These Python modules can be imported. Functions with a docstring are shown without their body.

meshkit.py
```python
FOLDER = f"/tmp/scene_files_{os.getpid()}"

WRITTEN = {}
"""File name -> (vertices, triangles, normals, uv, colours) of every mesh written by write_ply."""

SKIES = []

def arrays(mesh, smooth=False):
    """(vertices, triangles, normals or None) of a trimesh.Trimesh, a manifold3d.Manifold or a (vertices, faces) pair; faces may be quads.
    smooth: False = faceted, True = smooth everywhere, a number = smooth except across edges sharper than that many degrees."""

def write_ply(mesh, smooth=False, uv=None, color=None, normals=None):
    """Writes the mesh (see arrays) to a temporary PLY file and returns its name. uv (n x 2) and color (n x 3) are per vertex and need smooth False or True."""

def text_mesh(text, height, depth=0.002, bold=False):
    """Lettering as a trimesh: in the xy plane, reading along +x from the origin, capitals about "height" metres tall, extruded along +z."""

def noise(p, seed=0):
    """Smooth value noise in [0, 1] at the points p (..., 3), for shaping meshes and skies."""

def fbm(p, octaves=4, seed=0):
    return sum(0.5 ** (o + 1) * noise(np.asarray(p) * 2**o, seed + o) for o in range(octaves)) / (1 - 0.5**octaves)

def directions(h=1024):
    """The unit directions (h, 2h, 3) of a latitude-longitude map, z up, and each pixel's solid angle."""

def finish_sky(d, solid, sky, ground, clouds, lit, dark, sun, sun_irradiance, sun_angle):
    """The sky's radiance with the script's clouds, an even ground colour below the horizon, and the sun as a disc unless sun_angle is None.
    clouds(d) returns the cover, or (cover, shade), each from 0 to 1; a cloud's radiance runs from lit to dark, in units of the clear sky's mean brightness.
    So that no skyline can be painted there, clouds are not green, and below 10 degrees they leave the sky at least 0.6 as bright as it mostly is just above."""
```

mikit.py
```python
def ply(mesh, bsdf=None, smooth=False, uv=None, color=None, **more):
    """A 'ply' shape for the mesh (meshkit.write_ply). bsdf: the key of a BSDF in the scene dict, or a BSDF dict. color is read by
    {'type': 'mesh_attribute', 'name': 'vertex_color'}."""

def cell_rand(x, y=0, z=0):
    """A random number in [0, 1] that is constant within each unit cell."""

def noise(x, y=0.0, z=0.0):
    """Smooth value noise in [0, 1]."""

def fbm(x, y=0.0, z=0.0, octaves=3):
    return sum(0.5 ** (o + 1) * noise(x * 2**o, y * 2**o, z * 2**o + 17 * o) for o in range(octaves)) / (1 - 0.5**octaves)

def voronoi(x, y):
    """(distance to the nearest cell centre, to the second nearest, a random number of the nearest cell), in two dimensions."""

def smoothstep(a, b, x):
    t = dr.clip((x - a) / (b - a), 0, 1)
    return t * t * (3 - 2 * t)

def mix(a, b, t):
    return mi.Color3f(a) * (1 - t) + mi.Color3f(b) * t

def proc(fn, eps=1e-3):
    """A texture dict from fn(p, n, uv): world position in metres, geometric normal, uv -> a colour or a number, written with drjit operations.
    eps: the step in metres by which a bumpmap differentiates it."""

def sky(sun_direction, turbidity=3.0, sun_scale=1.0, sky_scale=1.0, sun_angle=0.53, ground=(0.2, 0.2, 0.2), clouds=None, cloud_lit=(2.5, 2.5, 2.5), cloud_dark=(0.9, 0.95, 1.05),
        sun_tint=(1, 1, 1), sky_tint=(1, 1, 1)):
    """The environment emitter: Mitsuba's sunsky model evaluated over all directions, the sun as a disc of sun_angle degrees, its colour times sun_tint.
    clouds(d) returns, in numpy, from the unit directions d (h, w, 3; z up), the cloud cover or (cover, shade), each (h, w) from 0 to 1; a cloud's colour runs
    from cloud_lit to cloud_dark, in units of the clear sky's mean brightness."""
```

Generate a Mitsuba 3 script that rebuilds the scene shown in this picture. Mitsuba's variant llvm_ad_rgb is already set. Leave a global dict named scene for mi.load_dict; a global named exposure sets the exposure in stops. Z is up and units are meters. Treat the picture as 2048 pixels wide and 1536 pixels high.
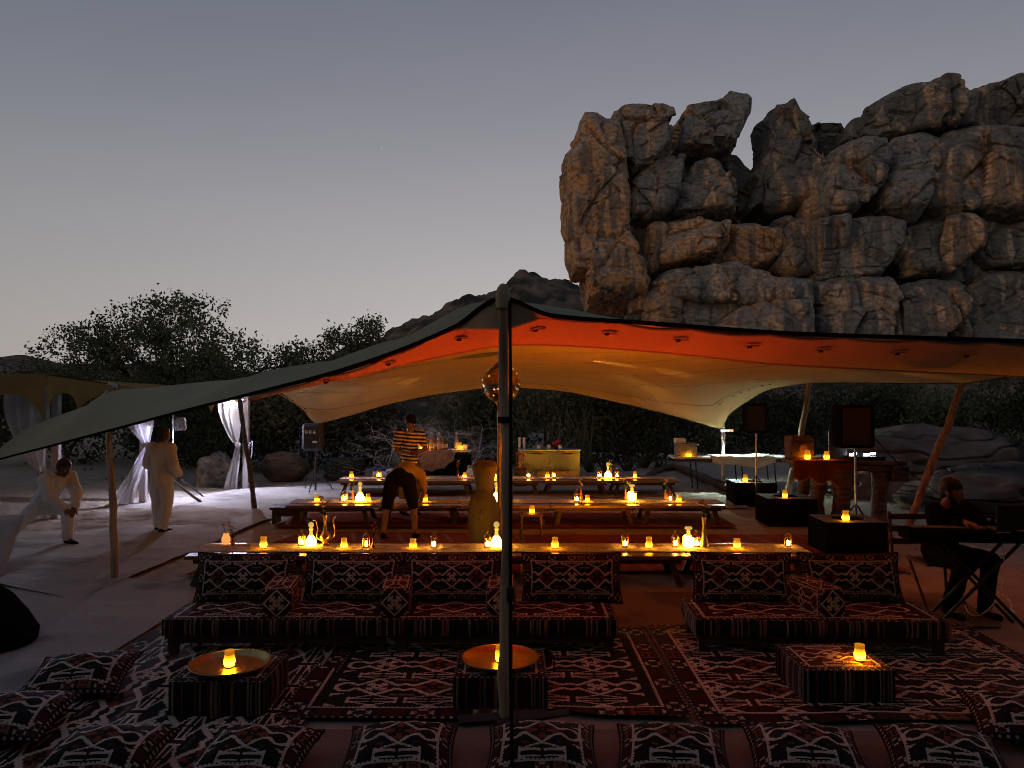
import math, random
import numpy as np, trimesh, manifold3d as m3
import drjit as dr, mitsuba as mi
import mikit, meshkit
from shapely.geometry import Polygon, Point
from scipy.interpolate import RBFInterpolator
from scipy.spatial import Delaunay, cKDTree

T = mi.ScalarTransform4f
scene, labels = {}, {}
rng = np.random.default_rng(11)

# ------------------------------------------------------------------ camera, sky, exposure
HC, F = 2.15, 1547.0                    # eye height in metres, focal length in pixels of a 2048 pixel wide picture
PITCH = math.atan(25 / F)
cp, sp = math.cos(PITCH), math.sin(PITCH)
scene['camera'] = {'type': 'perspective', 'fov': math.degrees(2 * math.atan(1024 / F)), 'fov_axis': 'x', 'near_clip': 0.05, 'far_clip': 5000.0,
                   'to_world': T().look_at(origin=[0, 0, HC], target=[0, cp, HC + sp], up=[0, 0, 1])}
exposure = 5.0
K = 1 / 32                               # all light below is written for exposure 0 and scaled to a dim dusk
def dusk(d):
    el = np.degrees(np.arcsin(np.clip(d[..., 2], 0, 1)))
    az = np.degrees(np.arccos(np.clip((0.12 * d[..., 0] + 0.993 * d[..., 1]) / np.maximum(np.hypot(d[..., 0], d[..., 1]), 1e-6), -1, 1)))
    far = np.clip(az / 70.0, 0, 1); far = far * far * (3 - 2 * far)      # brightest straight ahead; sides and back darkened, dimming the foreground
    veil = 0.05 * (meshkit.fbm(d * [2.2, 2.2, 9.0], 4, 3) - 0.5)          # faint high haze
    return 0.86 - 0.26 * far, np.clip(veil + 1 - (1 - 0.42 * far) * np.exp(-(el / 21.5) ** 1.5), 0, 1)
scene['sky'] = {**mikit.sky((-0.82, -0.55, 0.05), turbidity=4, sun_scale=0.0, sky_scale=7.4 * K, sky_tint=(0.95, 0.95, 1.0), ground=(0.08, 0.075, 0.07),
                            clouds=dusk, cloud_lit=(3.25, 3.02, 3.02), cloud_dark=(0.25, 0.35, 0.74)), 'sampling_weight': 12.0}

# ------------------------------------------------------------------ helpers
def at(px, py, Y):
    """the point at distance Y (metres along +y) that is seen at pixel (px, py) of the 2048 x 1536 photograph"""
    a, b = (px - 1024) / F, -(py - 768) / F
    d = np.array([a, cp - b * sp, sp + b * cp])
    return d * (Y / d[1]) + np.array([0, 0, HC])
def gd(px, py, z=0.0):
    a, b = (px - 1024) / F, -(py - 768) / F
    d = np.array([a, cp - b * sp, sp + b * cp])
    return d * ((z - HC) / d[2]) + np.array([0, 0, HC])
def numbered(name, where=None):
    if name not in taken:
        taken.add(name); return name
    k = 1
    while f'{name}_{k:03d}' in taken: k += 1
    taken.add(f'{name}_{k:03d}')
    return f'{name}_{k:03d}'
taken = set(scene)
def thing(name, label=None, cat=None, group=None, kind=None):
    key = numbered(name)
    e = {}
    if label: e['label'] = label
    if cat: e['category'] = cat
    if group: e['group'] = group
    if kind: e['kind'] = kind
    labels[key] = e
    return key
def obj(name, shape, parent=None, **lab):
    """one entry of the scene: a shape dict under its thing, part or sub-part"""
    key = numbered(name if parent is None else parent + '__' + name)
    scene[key] = shape
    if lab: labels[key] = lab
    return key
def P(mesh, bsdf, smooth=False, **kw): return mikit.ply(mesh, bsdf, smooth=smooth, **kw)
def M(loc=(0, 0, 0), rz=0.0, s=1.0, rx=0.0, ry=0.0):
    t = T().translate(list(map(float, loc))).rotate([0, 0, 1], float(rz)).rotate([1, 0, 0], float(rx)).rotate([0, 1, 0], float(ry))
    return t.scale([float(s)] * 3 if np.isscalar(s) else list(map(float, s)))
class Kit:
    """the parts of one kind of thing, made once; place() adds a copy under a key of its own"""
    def __init__(self): self.parts = []
    def add(self, path, shape): self.parts.append((path, shape)); return self
    def place(self, name, label, cat, to, group=None):
        k = thing(name, label, cat, group)
        for path, shape in self.parts:
            scene[f'{k}__{path}'] = {**shape, 'to_world': to}; taken.add(f'{k}__{path}')
        return k
cat = trimesh.util.concatenate
def box(cx, cy, cz, sx, sy, sz, bev=0.0):
    if bev > 0:
        b = min(bev, sx / 2.01, sy / 2.01, sz / 2.01)
        pts = []
        for x in (-1, 1):
            for y in (-1, 1):
                for z in (-1, 1):
                    X, Y, Z = sx / 2, sy / 2, sz / 2
                    pts += [(x * (X - b), y * (Y - b), z * Z), (x * (X - b), y * Y, z * (Z - b)), (x * X, y * (Y - b), z * (Z - b))]
        m = trimesh.convex.convex_hull(np.array(pts))
    else:
        m = trimesh.creation.box((sx, sy, sz))
    m.apply_translation((cx, cy, cz)); return m
def lathe(prof, n=24):
    """closed or open surface of revolution about z from (r, z) pairs"""
    prof = np.array(prof, float); a = np.arange(n) * 2 * np.pi / n
    v = np.stack([np.outer(prof[:, 0], np.cos(a)), np.outer(prof[:, 0], np.sin(a)), np.repeat(prof[:, 1:2], n, 1)], -1).reshape(-1, 3)
    f = []
    for i in range(len(prof) - 1):
        for j in range(n):
            k = (j + 1) % n
            f.append((i * n + j, i * n + k, (i + 1) * n + k, (i + 1) * n + j))
    return trimesh.Trimesh(v, np.vstack([np.array(f)[:, [0, 1, 2]], np.array(f)[:, [0, 2, 3]]]), process=False)
def tube(pts, radii, sides=8, cap=True):
    p = np.asarray(pts, float); r = np.broadcast_to(radii, (len(p),)).astype(float)
    t = np.gradient(p, axis=0); t /= np.linalg.norm(t, axis=1, keepdims=True) + 1e-12
    a = np.cross(t, [0.0, 0.0, 1.0]); bad = np.linalg.norm(a, axis=1) < 0.15
    a[bad] = np.cross(t[bad], [1.0, 0, 0]); a /= np.linalg.norm(a, axis=1, keepdims=True) + 1e-12
    for i in range(1, len(a)):
        w = a[i - 1] - t[i] * (a[i - 1] @ t[i]); nw = np.linalg.norm(w)
        if nw > 1e-6: a[i] = w / nw
    b = np.cross(t, a); ang = np.arange(sides) * 2 * np.pi / sides
    v = (p[:, None] + r[:, None, None] * (np.cos(ang)[None, :, None] * a[:, None] + np.sin(ang)[None, :, None] * b[:, None])).reshape(-1, 3)
    i, j = np.meshgrid(np.arange(len(p) - 1), np.arange(sides), indexing='ij')
    q = np.stack([i * sides + j, i * sides + (j + 1) % sides, (i + 1) * sides + (j + 1) % sides, (i + 1) * sides + j], -1).reshape(-1, 4)
    f = np.vstack([q[:, [0, 1, 2]], q[:, [0, 2, 3]]])
    if cap:
        n = len(v); v = np.vstack([v, p[0], p[-1]]); k = np.arange(sides); L = (len(p) - 1) * sides
        f = np.vstack([f, np.stack([k * 0 + n, (k + 1) % sides, k], 1), np.stack([k * 0 + n + 1, L + k, L + (k + 1) % sides], 1)])
    return trimesh.Trimesh(v, f[:, ::-1], process=False)
def wob(p0, p1, n, amp, seed=0):
    """a slightly crooked line of n points"""
    r = np.random.default_rng(seed); t = np.linspace(0, 1, n)[:, None]
    w = np.cumsum(r.normal(0, 1, (n, 3)), 0); w -= w[0] * (1 - t) + w[-1] * t
    return np.array(p0) * (1 - t) + np.array(p1) * t + amp * w
def gridmesh(X, Y, Z, flip=False):
    n, m = X.shape; v = np.stack([X, Y, Z], -1).reshape(-1, 3)
    i, j = np.meshgrid(np.arange(n - 1), np.arange(m - 1), indexing='ij')
    q = np.stack([i * m + j, i * m + j + 1, (i + 1) * m + j + 1, (i + 1) * m + j], -1).reshape(-1, 4)
    f = np.vstack([q[:, [0, 1, 2]], q[:, [0, 2, 3]]])
    return trimesh.Trimesh(v, f[:, ::-1] if flip else f, process=False)
def curve(pts, n):
    """n points evenly along a smooth line through pts"""
    from scipy.interpolate import PchipInterpolator
    p = np.asarray(pts, float); s = np.concatenate([[0], np.cumsum(np.linalg.norm(np.diff(p, axis=0), axis=1))])
    return PchipInterpolator(s, p)(np.linspace(0, s[-1], n))
def fb(p, f, octaves=4, seed=0): return meshkit.fbm(np.asarray(p) * f, octaves, seed) - 0.5

# ------------------------------------------------------------------ materials
N, FB, ST, MX = mikit.noise, mikit.fbm, mikit.smoothstep, mikit.mix
def C(*c): return {'type': 'rgb', 'value': list(c)}
def mat(name, b): scene[name] = b; taken.add(name)
def diffuse(name, c): mat(name, {'type': 'twosided', 'bsdf': {'type': 'diffuse', 'reflectance': c if isinstance(c, dict) else C(*c)}})
def prin(name, c, rough=0.6, metal=0.0, **kw):
    mat(name, {'type': 'twosided', 'bsdf': {'type': 'principled', 'base_color': c if isinstance(c, dict) else C(*c), 'roughness': rough, 'metallic': metal, **kw}})

def rock_fn(ochre, tone):
    def rock_col(p, n, uv):
        big = FB(p.x * 0.30, p.y * 0.30, p.z * 0.10 + 3.0, 3)
        streak = FB(p.x * 2.1 + 0.35 * p.z, p.y * 2.1, p.z * 0.13, 4)
        dark = FB(p.x * 3.1 + 7.0, p.y * 3.1, p.z * 0.20, 4)
        fine = FB(p.x * 6.0, p.y * 6.0, p.z * 8.0, 4)
        lich = FB(p.x * 5.0, p.y * 5.0 + 9.0, p.z * 6.0, 4)
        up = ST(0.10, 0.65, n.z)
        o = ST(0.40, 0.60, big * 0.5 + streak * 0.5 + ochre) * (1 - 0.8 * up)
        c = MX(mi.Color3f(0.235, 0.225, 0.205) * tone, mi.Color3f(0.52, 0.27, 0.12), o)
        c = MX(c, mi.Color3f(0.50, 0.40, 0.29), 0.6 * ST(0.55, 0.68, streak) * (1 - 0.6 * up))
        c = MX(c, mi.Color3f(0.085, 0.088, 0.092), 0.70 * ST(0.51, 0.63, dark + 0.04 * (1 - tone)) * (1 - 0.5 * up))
        c = MX(c, mi.Color3f(0.11, 0.115, 0.105), 0.55 * ST(0.50, 0.64, lich))
        return c * (0.55 + 1.35 * fine)
    return rock_col
def rock_bump(p, n, uv): return 0.09 * FB(p.x * 2.6, p.y * 2.6, p.z * 4.2, 4) + 0.03 * FB(p.x * 9.0, p.y * 9.0, p.z * 12.0, 2)
for nm_, oc_, tn_ in (('rock', -0.05, 0.92), ('rock_ochre', 0.13, 1.10), ('rock_dark', -0.09, 0.66)):
    mat(nm_, {'type': 'twosided', 'bsdf': {'type': 'bumpmap', 'tex': mikit.proc(rock_bump, eps=0.03), 'scale': 1.0, 'bsdf': {'type': 'diffuse', 'reflectance': mikit.proc(rock_fn(oc_, tn_))}}})
def hill_col(p, n, uv):
    a = FB(p.x * 0.5, p.y * 0.5, p.z * 0.9, 4)
    return MX(mi.Color3f(0.06, 0.062, 0.05), mi.Color3f(0.20, 0.15, 0.115), ST(0.35, 0.62, a)) * (0.6 + 0.8 * FB(p.x * 3.0, p.y * 3.0, p.z * 3.0, 2))
diffuse('hill_rock', mikit.proc(hill_col))
def sand_col(p, n, uv):
    a = FB(p.x * 0.5, p.y * 0.5, 0, 4); b = FB(p.x * 7.0, p.y * 7.0, 1.0, 3); c = N(p.x * 40.0, p.y * 40.0)
    return MX(mi.Color3f(0.29, 0.235, 0.18), mi.Color3f(0.43, 0.36, 0.28), a) * (0.72 + 0.42 * b + 0.10 * c)
def sand_bump(p, n, uv): return 0.05 * FB(p.x * 3.0, p.y * 3.0, 0, 4) + 0.012 * N(p.x * 18.0, p.y * 18.0)
mat('sand', {'type': 'twosided', 'bsdf': {'type': 'bumpmap', 'tex': mikit.proc(sand_bump, eps=0.01), 'scale': 1.0, 'bsdf': {'type': 'diffuse', 'reflectance': mikit.proc(sand_col)}}})
def tarp_col(p, n, uv):
    a = FB(p.x * 0.9, p.y * 0.9, 2.0, 4); w = FB(p.x * 0.7, p.y * 5.0, 3.0, 3); s = ST(0.55, 0.75, FB(p.x * 1.6 + 5, p.y * 1.6, 0, 4))
    return MX(mi.Color3f(0.31, 0.28, 0.235), mi.Color3f(0.46, 0.42, 0.36), a * 0.6 + w * 0.4) * (1 - 0.35 * s) * (0.9 + 0.2 * N(p.x * 60.0, p.y * 60.0))
def tarp_bump(p, n, uv): return 0.03 * FB(p.x * 1.3 + 0.5 * p.y, p.y * 4.0, 0, 4) + 0.012 * FB(p.x * 7.0, p.y * 3.0, 4.0, 3)
def dimmed_tarp_col(p, n, uv): return mi.Color3f(tarp_col(p, n, uv)) * mi.Color3f(0.62, 0.50, 0.42)  # dim foreground and warm lamplight put into the groundsheet colour
mat('dimmed_tarp', {'type': 'twosided', 'bsdf': {'type': 'bumpmap', 'tex': mikit.proc(tarp_bump, eps=0.01), 'scale': 1.0, 'bsdf': {'type': 'diffuse', 'reflectance': mikit.proc(dimmed_tarp_col)}}})
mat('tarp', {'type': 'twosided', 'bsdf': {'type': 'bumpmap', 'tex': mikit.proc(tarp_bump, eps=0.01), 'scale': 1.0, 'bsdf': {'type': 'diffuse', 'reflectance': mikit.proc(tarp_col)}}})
def canvas_col(p, n, uv):
    seam = dr.minimum(dr.abs(uv.y * 9.0 - dr.floor(uv.y * 9.0) - 0.5), 1.0)
    s = 1 - 0.45 * (1 - ST(0.010, 0.024, seam))
    a = FB(p.x * 0.8, p.y * 0.8, p.z * 0.8, 3)
    return mi.Color3f(0.42, 0.295, 0.145) * s * (0.86 + 0.28 * a)
def canvas_out(p, n, uv): return mi.Color3f(0.34, 0.315, 0.205) * (0.8 + 0.4 * FB(p.x * 0.8, p.y * 0.8, p.z * 0.8, 3))
mat('canvas', {'type': 'twosided', 'a': {'type': 'diffuse', 'reflectance': mikit.proc(canvas_out)}, 'b': {'type': 'diffuse', 'reflectance': mikit.proc(canvas_col)}})
diffuse('canvas_plain', (0.44, 0.35, 0.22))
diffuse('black_webbing', (0.012, 0.012, 0.013))
diffuse('amber_tab', (0.30, 0.16, 0.08))
def wood(name, c1, c2, rough=0.55, f=1.0):
    def col(p, n, uv):
        g = FB(p.x * 3.0 * f, p.y * 22.0 * f, p.z * 22.0 * f, 3)
        return MX(mi.Color3f(*c1), mi.Color3f(*c2), ST(0.3, 0.7, g)) * (0.8 + 0.4 * FB(p.x * 1.3, p.y * 1.3, p.z * 1.3, 2))
    prin(name, mikit.proc(col), rough)
wood('table_wood', (0.13, 0.075, 0.036), (0.26, 0.16, 0.08), 0.33)
wood('dark_wood', (0.036, 0.021, 0.011), (0.085, 0.05, 0.025), 0.6)
def pole_col(p, n, uv):
    g = FB(p.x * 26.0, p.y * 26.0, p.z * 1.6, 4)
    return MX(mi.Color3f(0.20, 0.135, 0.075), mi.Color3f(0.50, 0.36, 0.20), ST(0.28, 0.68, g)) * (0.75 + 0.5 * FB(p.x * 3, p.y * 3, p.z * 0.8, 2))
prin('pole_wood', mikit.proc(pole_col), 0.6)
def red_pole_col(p, n, uv):
    g = FB(p.x * 26.0, p.y * 26.0, p.z * 1.6, 4)
    return MX(mi.Color3f(0.15, 0.09, 0.05), mi.Color3f(0.34, 0.21, 0.115), ST(0.28, 0.68, g))
prin('red_pole_wood', mikit.proc(red_pole_col), 0.6)
prin('bark', mikit.proc(lambda p, n, uv: MX(mi.Color3f(0.035, 0.03, 0.025), mi.Color3f(0.11, 0.095, 0.08), FB(p.x * 8.0, p.y * 8.0, p.z * 2.0, 3))), 0.9)
prin('pale_twig', (0.56, 0.52, 0.50), 0.9)
def leafmat(name, c, t=0.25):
    mat(name, {'type': 'principledthin', 'base_color': mikit.proc(lambda p, n, uv: mi.Color3f(*c) * (0.55 + 0.9 * FB(p.x * 1.4, p.y * 1.4, p.z * 1.4, 3))), 'roughness': 0.6, 'diff_trans': t, 'spec_trans': 0.0, 'eta': 1.4})
leafmat('leaf_olive', (0.13, 0.145, 0.085)); leafmat('leaf_dark', (0.062, 0.072, 0.042)); leafmat('leaf_grey', (0.10, 0.10, 0.075)); leafmat('leaf_sword', (0.07, 0.075, 0.045))
prin('black_metal', (0.012, 0.012, 0.013), 0.45); prin('black_plastic', (0.012, 0.012, 0.013), 0.5)
diffuse('black_cloth', (0.010, 0.010, 0.011))
prin('steel', (0.50, 0.48, 0.45), 0.25, 1.0); prin('brushed_steel', (0.24, 0.235, 0.22), 0.30, 1.0)
prin('white_paint', (0.72, 0.72, 0.70), 0.5); prin('white_plastic', (0.70, 0.70, 0.71), 0.45); prin('grey_plastic', (0.20, 0.21, 0.23), 0.5); prin('blue_plastic', (0.03, 0.06, 0.20), 0.45)
prin('brass', mikit.proc(lambda p, n, uv: mi.Color3f(0.72, 0.46, 0.16) * (0.75 + 0.4 * FB(p.x * 30.0, p.y * 30.0, p.z * 30.0, 2))), 0.30, 1.0)
prin('brass_dark', (0.42, 0.27, 0.10), 0.32, 1.0)
prin('mirror_brass', (0.36, 0.29, 0.18), 0.12, 1.0)
prin('red_paint', (0.45, 0.02, 0.015), 0.4)
mat('clear_glass', {'type': 'thindielectric', 'int_ior': 1.5})
prin('amber_liquid', (0.32, 0.10, 0.015), 0.15); prin('clear_bottle', (0.30, 0.31, 0.33), 0.12); prin('green_bottle', (0.05, 0.08, 0.03), 0.12)
# ------------------------------------------------------------------ ground and the sheets laid on it
def ground_z(x, y):
    q = np.stack([np.asarray(x, float), np.asarray(y, float), np.zeros_like(np.asarray(x, float))], -1)
    flat = np.clip((np.hypot(q[..., 0] * 0.8, q[..., 1] - 10) - 13) / 10, 0, 1)
    return -0.02 + flat * (0.5 * fb(q, 0.12, 4, 3) + 0.10 * fb(q, 0.9, 3, 5)) - 0.0 * flat
def axis(lo, hi, mid0, mid1, n, far):
    a = np.linspace(mid0, mid1, n); k = np.geomspace(1, far, 26)
    return np.unique(np.concatenate([mid0 - (mid0 - lo) * (k - 1) / (far - 1), a, mid1 + (hi - mid1) * (k - 1) / (far - 1)]))
gx, gy = np.meshgrid(axis(-1500, 1500, -26, 26, 180, 400), axis(-600, 2200, -4, 44, 180, 400), indexing='ij')
scene['ground'] = P(gridmesh(gx, gy, ground_z(gx, gy), True), 'sand', True); labels['ground'] = {'kind': 'structure', 'label': 'pale trodden sand of the camp clearing'}; taken.add('ground')
def sheet(name, poly, bsdf, z, step=0.12, amp=0.012, f=(0.9, 3.0), seed=0, label=None, uvf=None, parent=None, hem=0.0):
    """a cloth lying on the ground: the outline poly filled with a fine mesh that has low folds"""
    pg = Polygon(poly); L = pg.length
    b = np.array([pg.exterior.interpolate(t).coords[0] for t in np.arange(0, L, step)])
    x0, y0, x1, y1 = pg.bounds; inner = pg.buffer(-step * 0.55)
    X, Y = np.meshgrid(np.arange(x0, x1, step), np.arange(y0, y1, step)); q = np.stack([X.ravel(), Y.ravel()], 1)
    import shapely
    q = q[shapely.contains_xy(inner, q[:, 0], q[:, 1])]
    v = np.vstack([b, q]); tri = Delaunay(v).simplices
    tri = tri[shapely.contains_xy(pg.buffer(1e-6), *v[tri].mean(1).T)]
    a, c = v[tri[:, 1]] - v[tri[:, 0]], v[tri[:, 2]] - v[tri[:, 0]]
    tri = np.where((a[:, 0] * c[:, 1] - a[:, 1] * c[:, 0] > 0)[:, None], tri, tri[:, ::-1])
    p3 = np.stack([v[:, 0] * f[0], v[:, 1] * f[1], np.full(len(v), float(seed))], 1)
    h = z + amp * np.clip(2.2 * (meshkit.fbm(p3, 3, seed) - 0.35), 0, 2)
    m = trimesh.Trimesh(np.column_stack([v, h]), tri, process=False)
    uv = None if uvf is None else uvf(v)
    return P(m, bsdf, True, uv=uv)
def gpoly(pix): return [tuple(gd(*q)[:2]) for q in pix]
# pale canvas groundsheets
tarps = [([(-9.6, 10.6), (-4.6, 8.2), (-4.2, 14.2), (-4.6, 18.4), (-8.6, 16.9), (-7.3, 13.3)], 'pale canvas groundsheet in the cold light before the draped marquee', 1, 0.006),
         ([(-8.5, 6.2), (-3.4, 5.2), (-3.3, 8.6), (-9.4, 11.4)], 'dusky canvas groundsheet left of the kilim sofas', 2, 0.002),
         ([(-4.35, 14.6), (4.6, 14.9), (4.5, 19.3), (-4.75, 19.0)], 'pale canvas groundsheet under the rear table row', 3, 0.006),
         ([(-3.2, 7.25), (4.6, 7.25), (4.8, 8.5), (-3.2, 8.6)], 'plain canvas groundsheet between sofas and front table row', 4, 0.002),
         ([(-1.28, 3.2), (4.4, 3.2), (4.4, 5.0), (-1.28, 5.02)], 'bare canvas groundsheet along the front row of floor cushions', 5, 0.002)]
for poly, lab, sd, zz in tarps:
    k = thing('groundsheet', lab, 'groundsheet'); scene[k] = sheet('s', poly, 'dimmed_tarp' if sd in (4, 5) else 'tarp', zz, 0.09, 0.035 if sd in (1, 3) else 0.012, (0.5, 1.6) if sd != 2 else (0.6, 0.9), sd)
# low bank of trodden sand by the marquee
def mound(cx, cy, rx, ry, h, f, amp, seed, n=90, rot=0.0):
    u, v = np.meshgrid(np.linspace(-1, 1, n), np.linspace(-1, 1, n), indexing='ij')
    r = np.clip(1 - u * u, 0, 1) * np.clip(1 - v * v, 0, 1)
    X, Y = u * rx, v * ry; c, s = math.cos(rot), math.sin(rot)
    X, Y = X * c - Y * s + cx, X * s + Y * c + cy
    q = np.stack([X, Y, X * 0], -1)
    return gridmesh(X, Y, -0.06 + (r ** 0.6) * (h + amp * 2 * fb(q, f, 4, seed)), True)
scene['sand_bank'] = P(mound(-7.0, 13.6, 2.6, 1.5, 0.16, 1.6, 0.10, 3, 130, 0.35), 'sand', True); labels['sand_bank'] = {'kind': 'structure'}; taken.add('sand_bank')
scene['sand_rise'] = P(mound(6.0, 21.5, 6.0, 3.4, 0.30, 0.8, 0.16, 6, 130, -0.1), 'sand', True); labels['sand_rise'] = {'kind': 'structure'}; taken.add('sand_rise')
# worn red rugs between the low tables
def redrug_col(p, n, uv):
    a = FB(p.x * 1.2, p.y * 1.2, 0, 4); z = dr.abs(dr.abs((uv.x * 2.0 + 0.5 * uv.y) - dr.floor(uv.x * 2.0 + 0.5 * uv.y) - 0.5) - 0.25)
    c = MX(mi.Color3f(0.16, 0.040, 0.026), mi.Color3f(0.25, 0.09, 0.05), a)
    return MX(c, mi.Color3f(0.30, 0.24, 0.19), 0.55 * (1 - ST(0.03, 0.05, z)) * ST(0.4, 0.6, a))
diffuse('red_rug', mikit.proc(redrug_col))
for poly, lab, sd in [([(-3.95, 9.3), (0.1, 9.3), (0.1, 12.1), (-3.3, 12.2)], 'worn dark red rug between front and middle table rows, left half', 1),
                      ([(0.2, 9.5), (4.9, 9.5), (4.7, 12.0), (0.2, 12.0)], 'worn dark red rug between front and middle table rows, right half', 2),
                      ([(-3.9, 12.7), (3.7, 12.7), (3.7, 14.2), (-3.9, 14.2)], 'long worn red rug under the middle table row', 3),
                      ([(-3.6, 16.3), (3.5, 16.3), (3.5, 17.2), (-3.6, 17.2)], 'narrow worn red rug under the rear table row', 4)]:
    k = thing('red_rug', lab, 'rug'); scene[k] = sheet('r', poly, 'red_rug', 0.012, 0.12, 0.012, (0.7, 1.2), sd + 20, uvf=lambda v: v * 0.7)

# ------------------------------------------------------------------ far hills
def ridge(name, pix, Y, depth, bsdf, f, amp, seed, label=None, n=160):
    px = np.linspace(pix[0][0], pix[-1][0], n); py = np.interp(px, [q[0] for q in pix], [q[1] for q in pix])
    top = np.array([at(a, b, Y) for a, b in zip(px, py)])
    t = np.concatenate([np.linspace(-1, 0, 40), np.linspace(0, 1, 24)[1:]])
    X = np.repeat(top[:, :1], len(t), 1); Yc = Y + np.repeat(t[None] * depth, n, 0)
    prof = np.clip(1 - np.abs(t) ** 1.4, 0, 1)
    X = X * (1 + t[None] * 0.0)
    Z = -1.0 + (top[:, 2:] + 1.0) * prof[None]
    q = np.stack([X, Yc, Z], -1); d = amp * 2 * fb(q, f, 5, seed) * (0.25 + prof[None]); 
    rid = np.abs(fb(q, f * 2.3, 3, seed + 4)) * amp * 1.6
    scene[name] = P(gridmesh(X, Yc, Z + d - rid * 0.6, False), bsdf, True); labels[name] = {'kind': 'structure'}; taken.add(name)
ridge('rocky_hill', [(560, 790), (700, 700), (760, 676), (830, 642), (900, 600), (1000, 575), (1040, 548), (1080, 546), (1110, 553), (1135, 562), (1200, 590), (1330, 640), (1500, 760)], 70, 22, 'hill_rock', 0.5, 1.0, 4, n=260)
ridge('far_hill', [(-900, 705), (-300, 712), (0, 720), (120, 724), (400, 740), (800, 760)], 420, 160, 'hill_rock', 0.03, 5.0, 9)
ridge('bush_slope', [(1150, 800), (1400, 742), (1700, 716), (2100, 700), (2700, 690)], 36, 9, 'hill_rock', 0.35, 0.7, 12)

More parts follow.
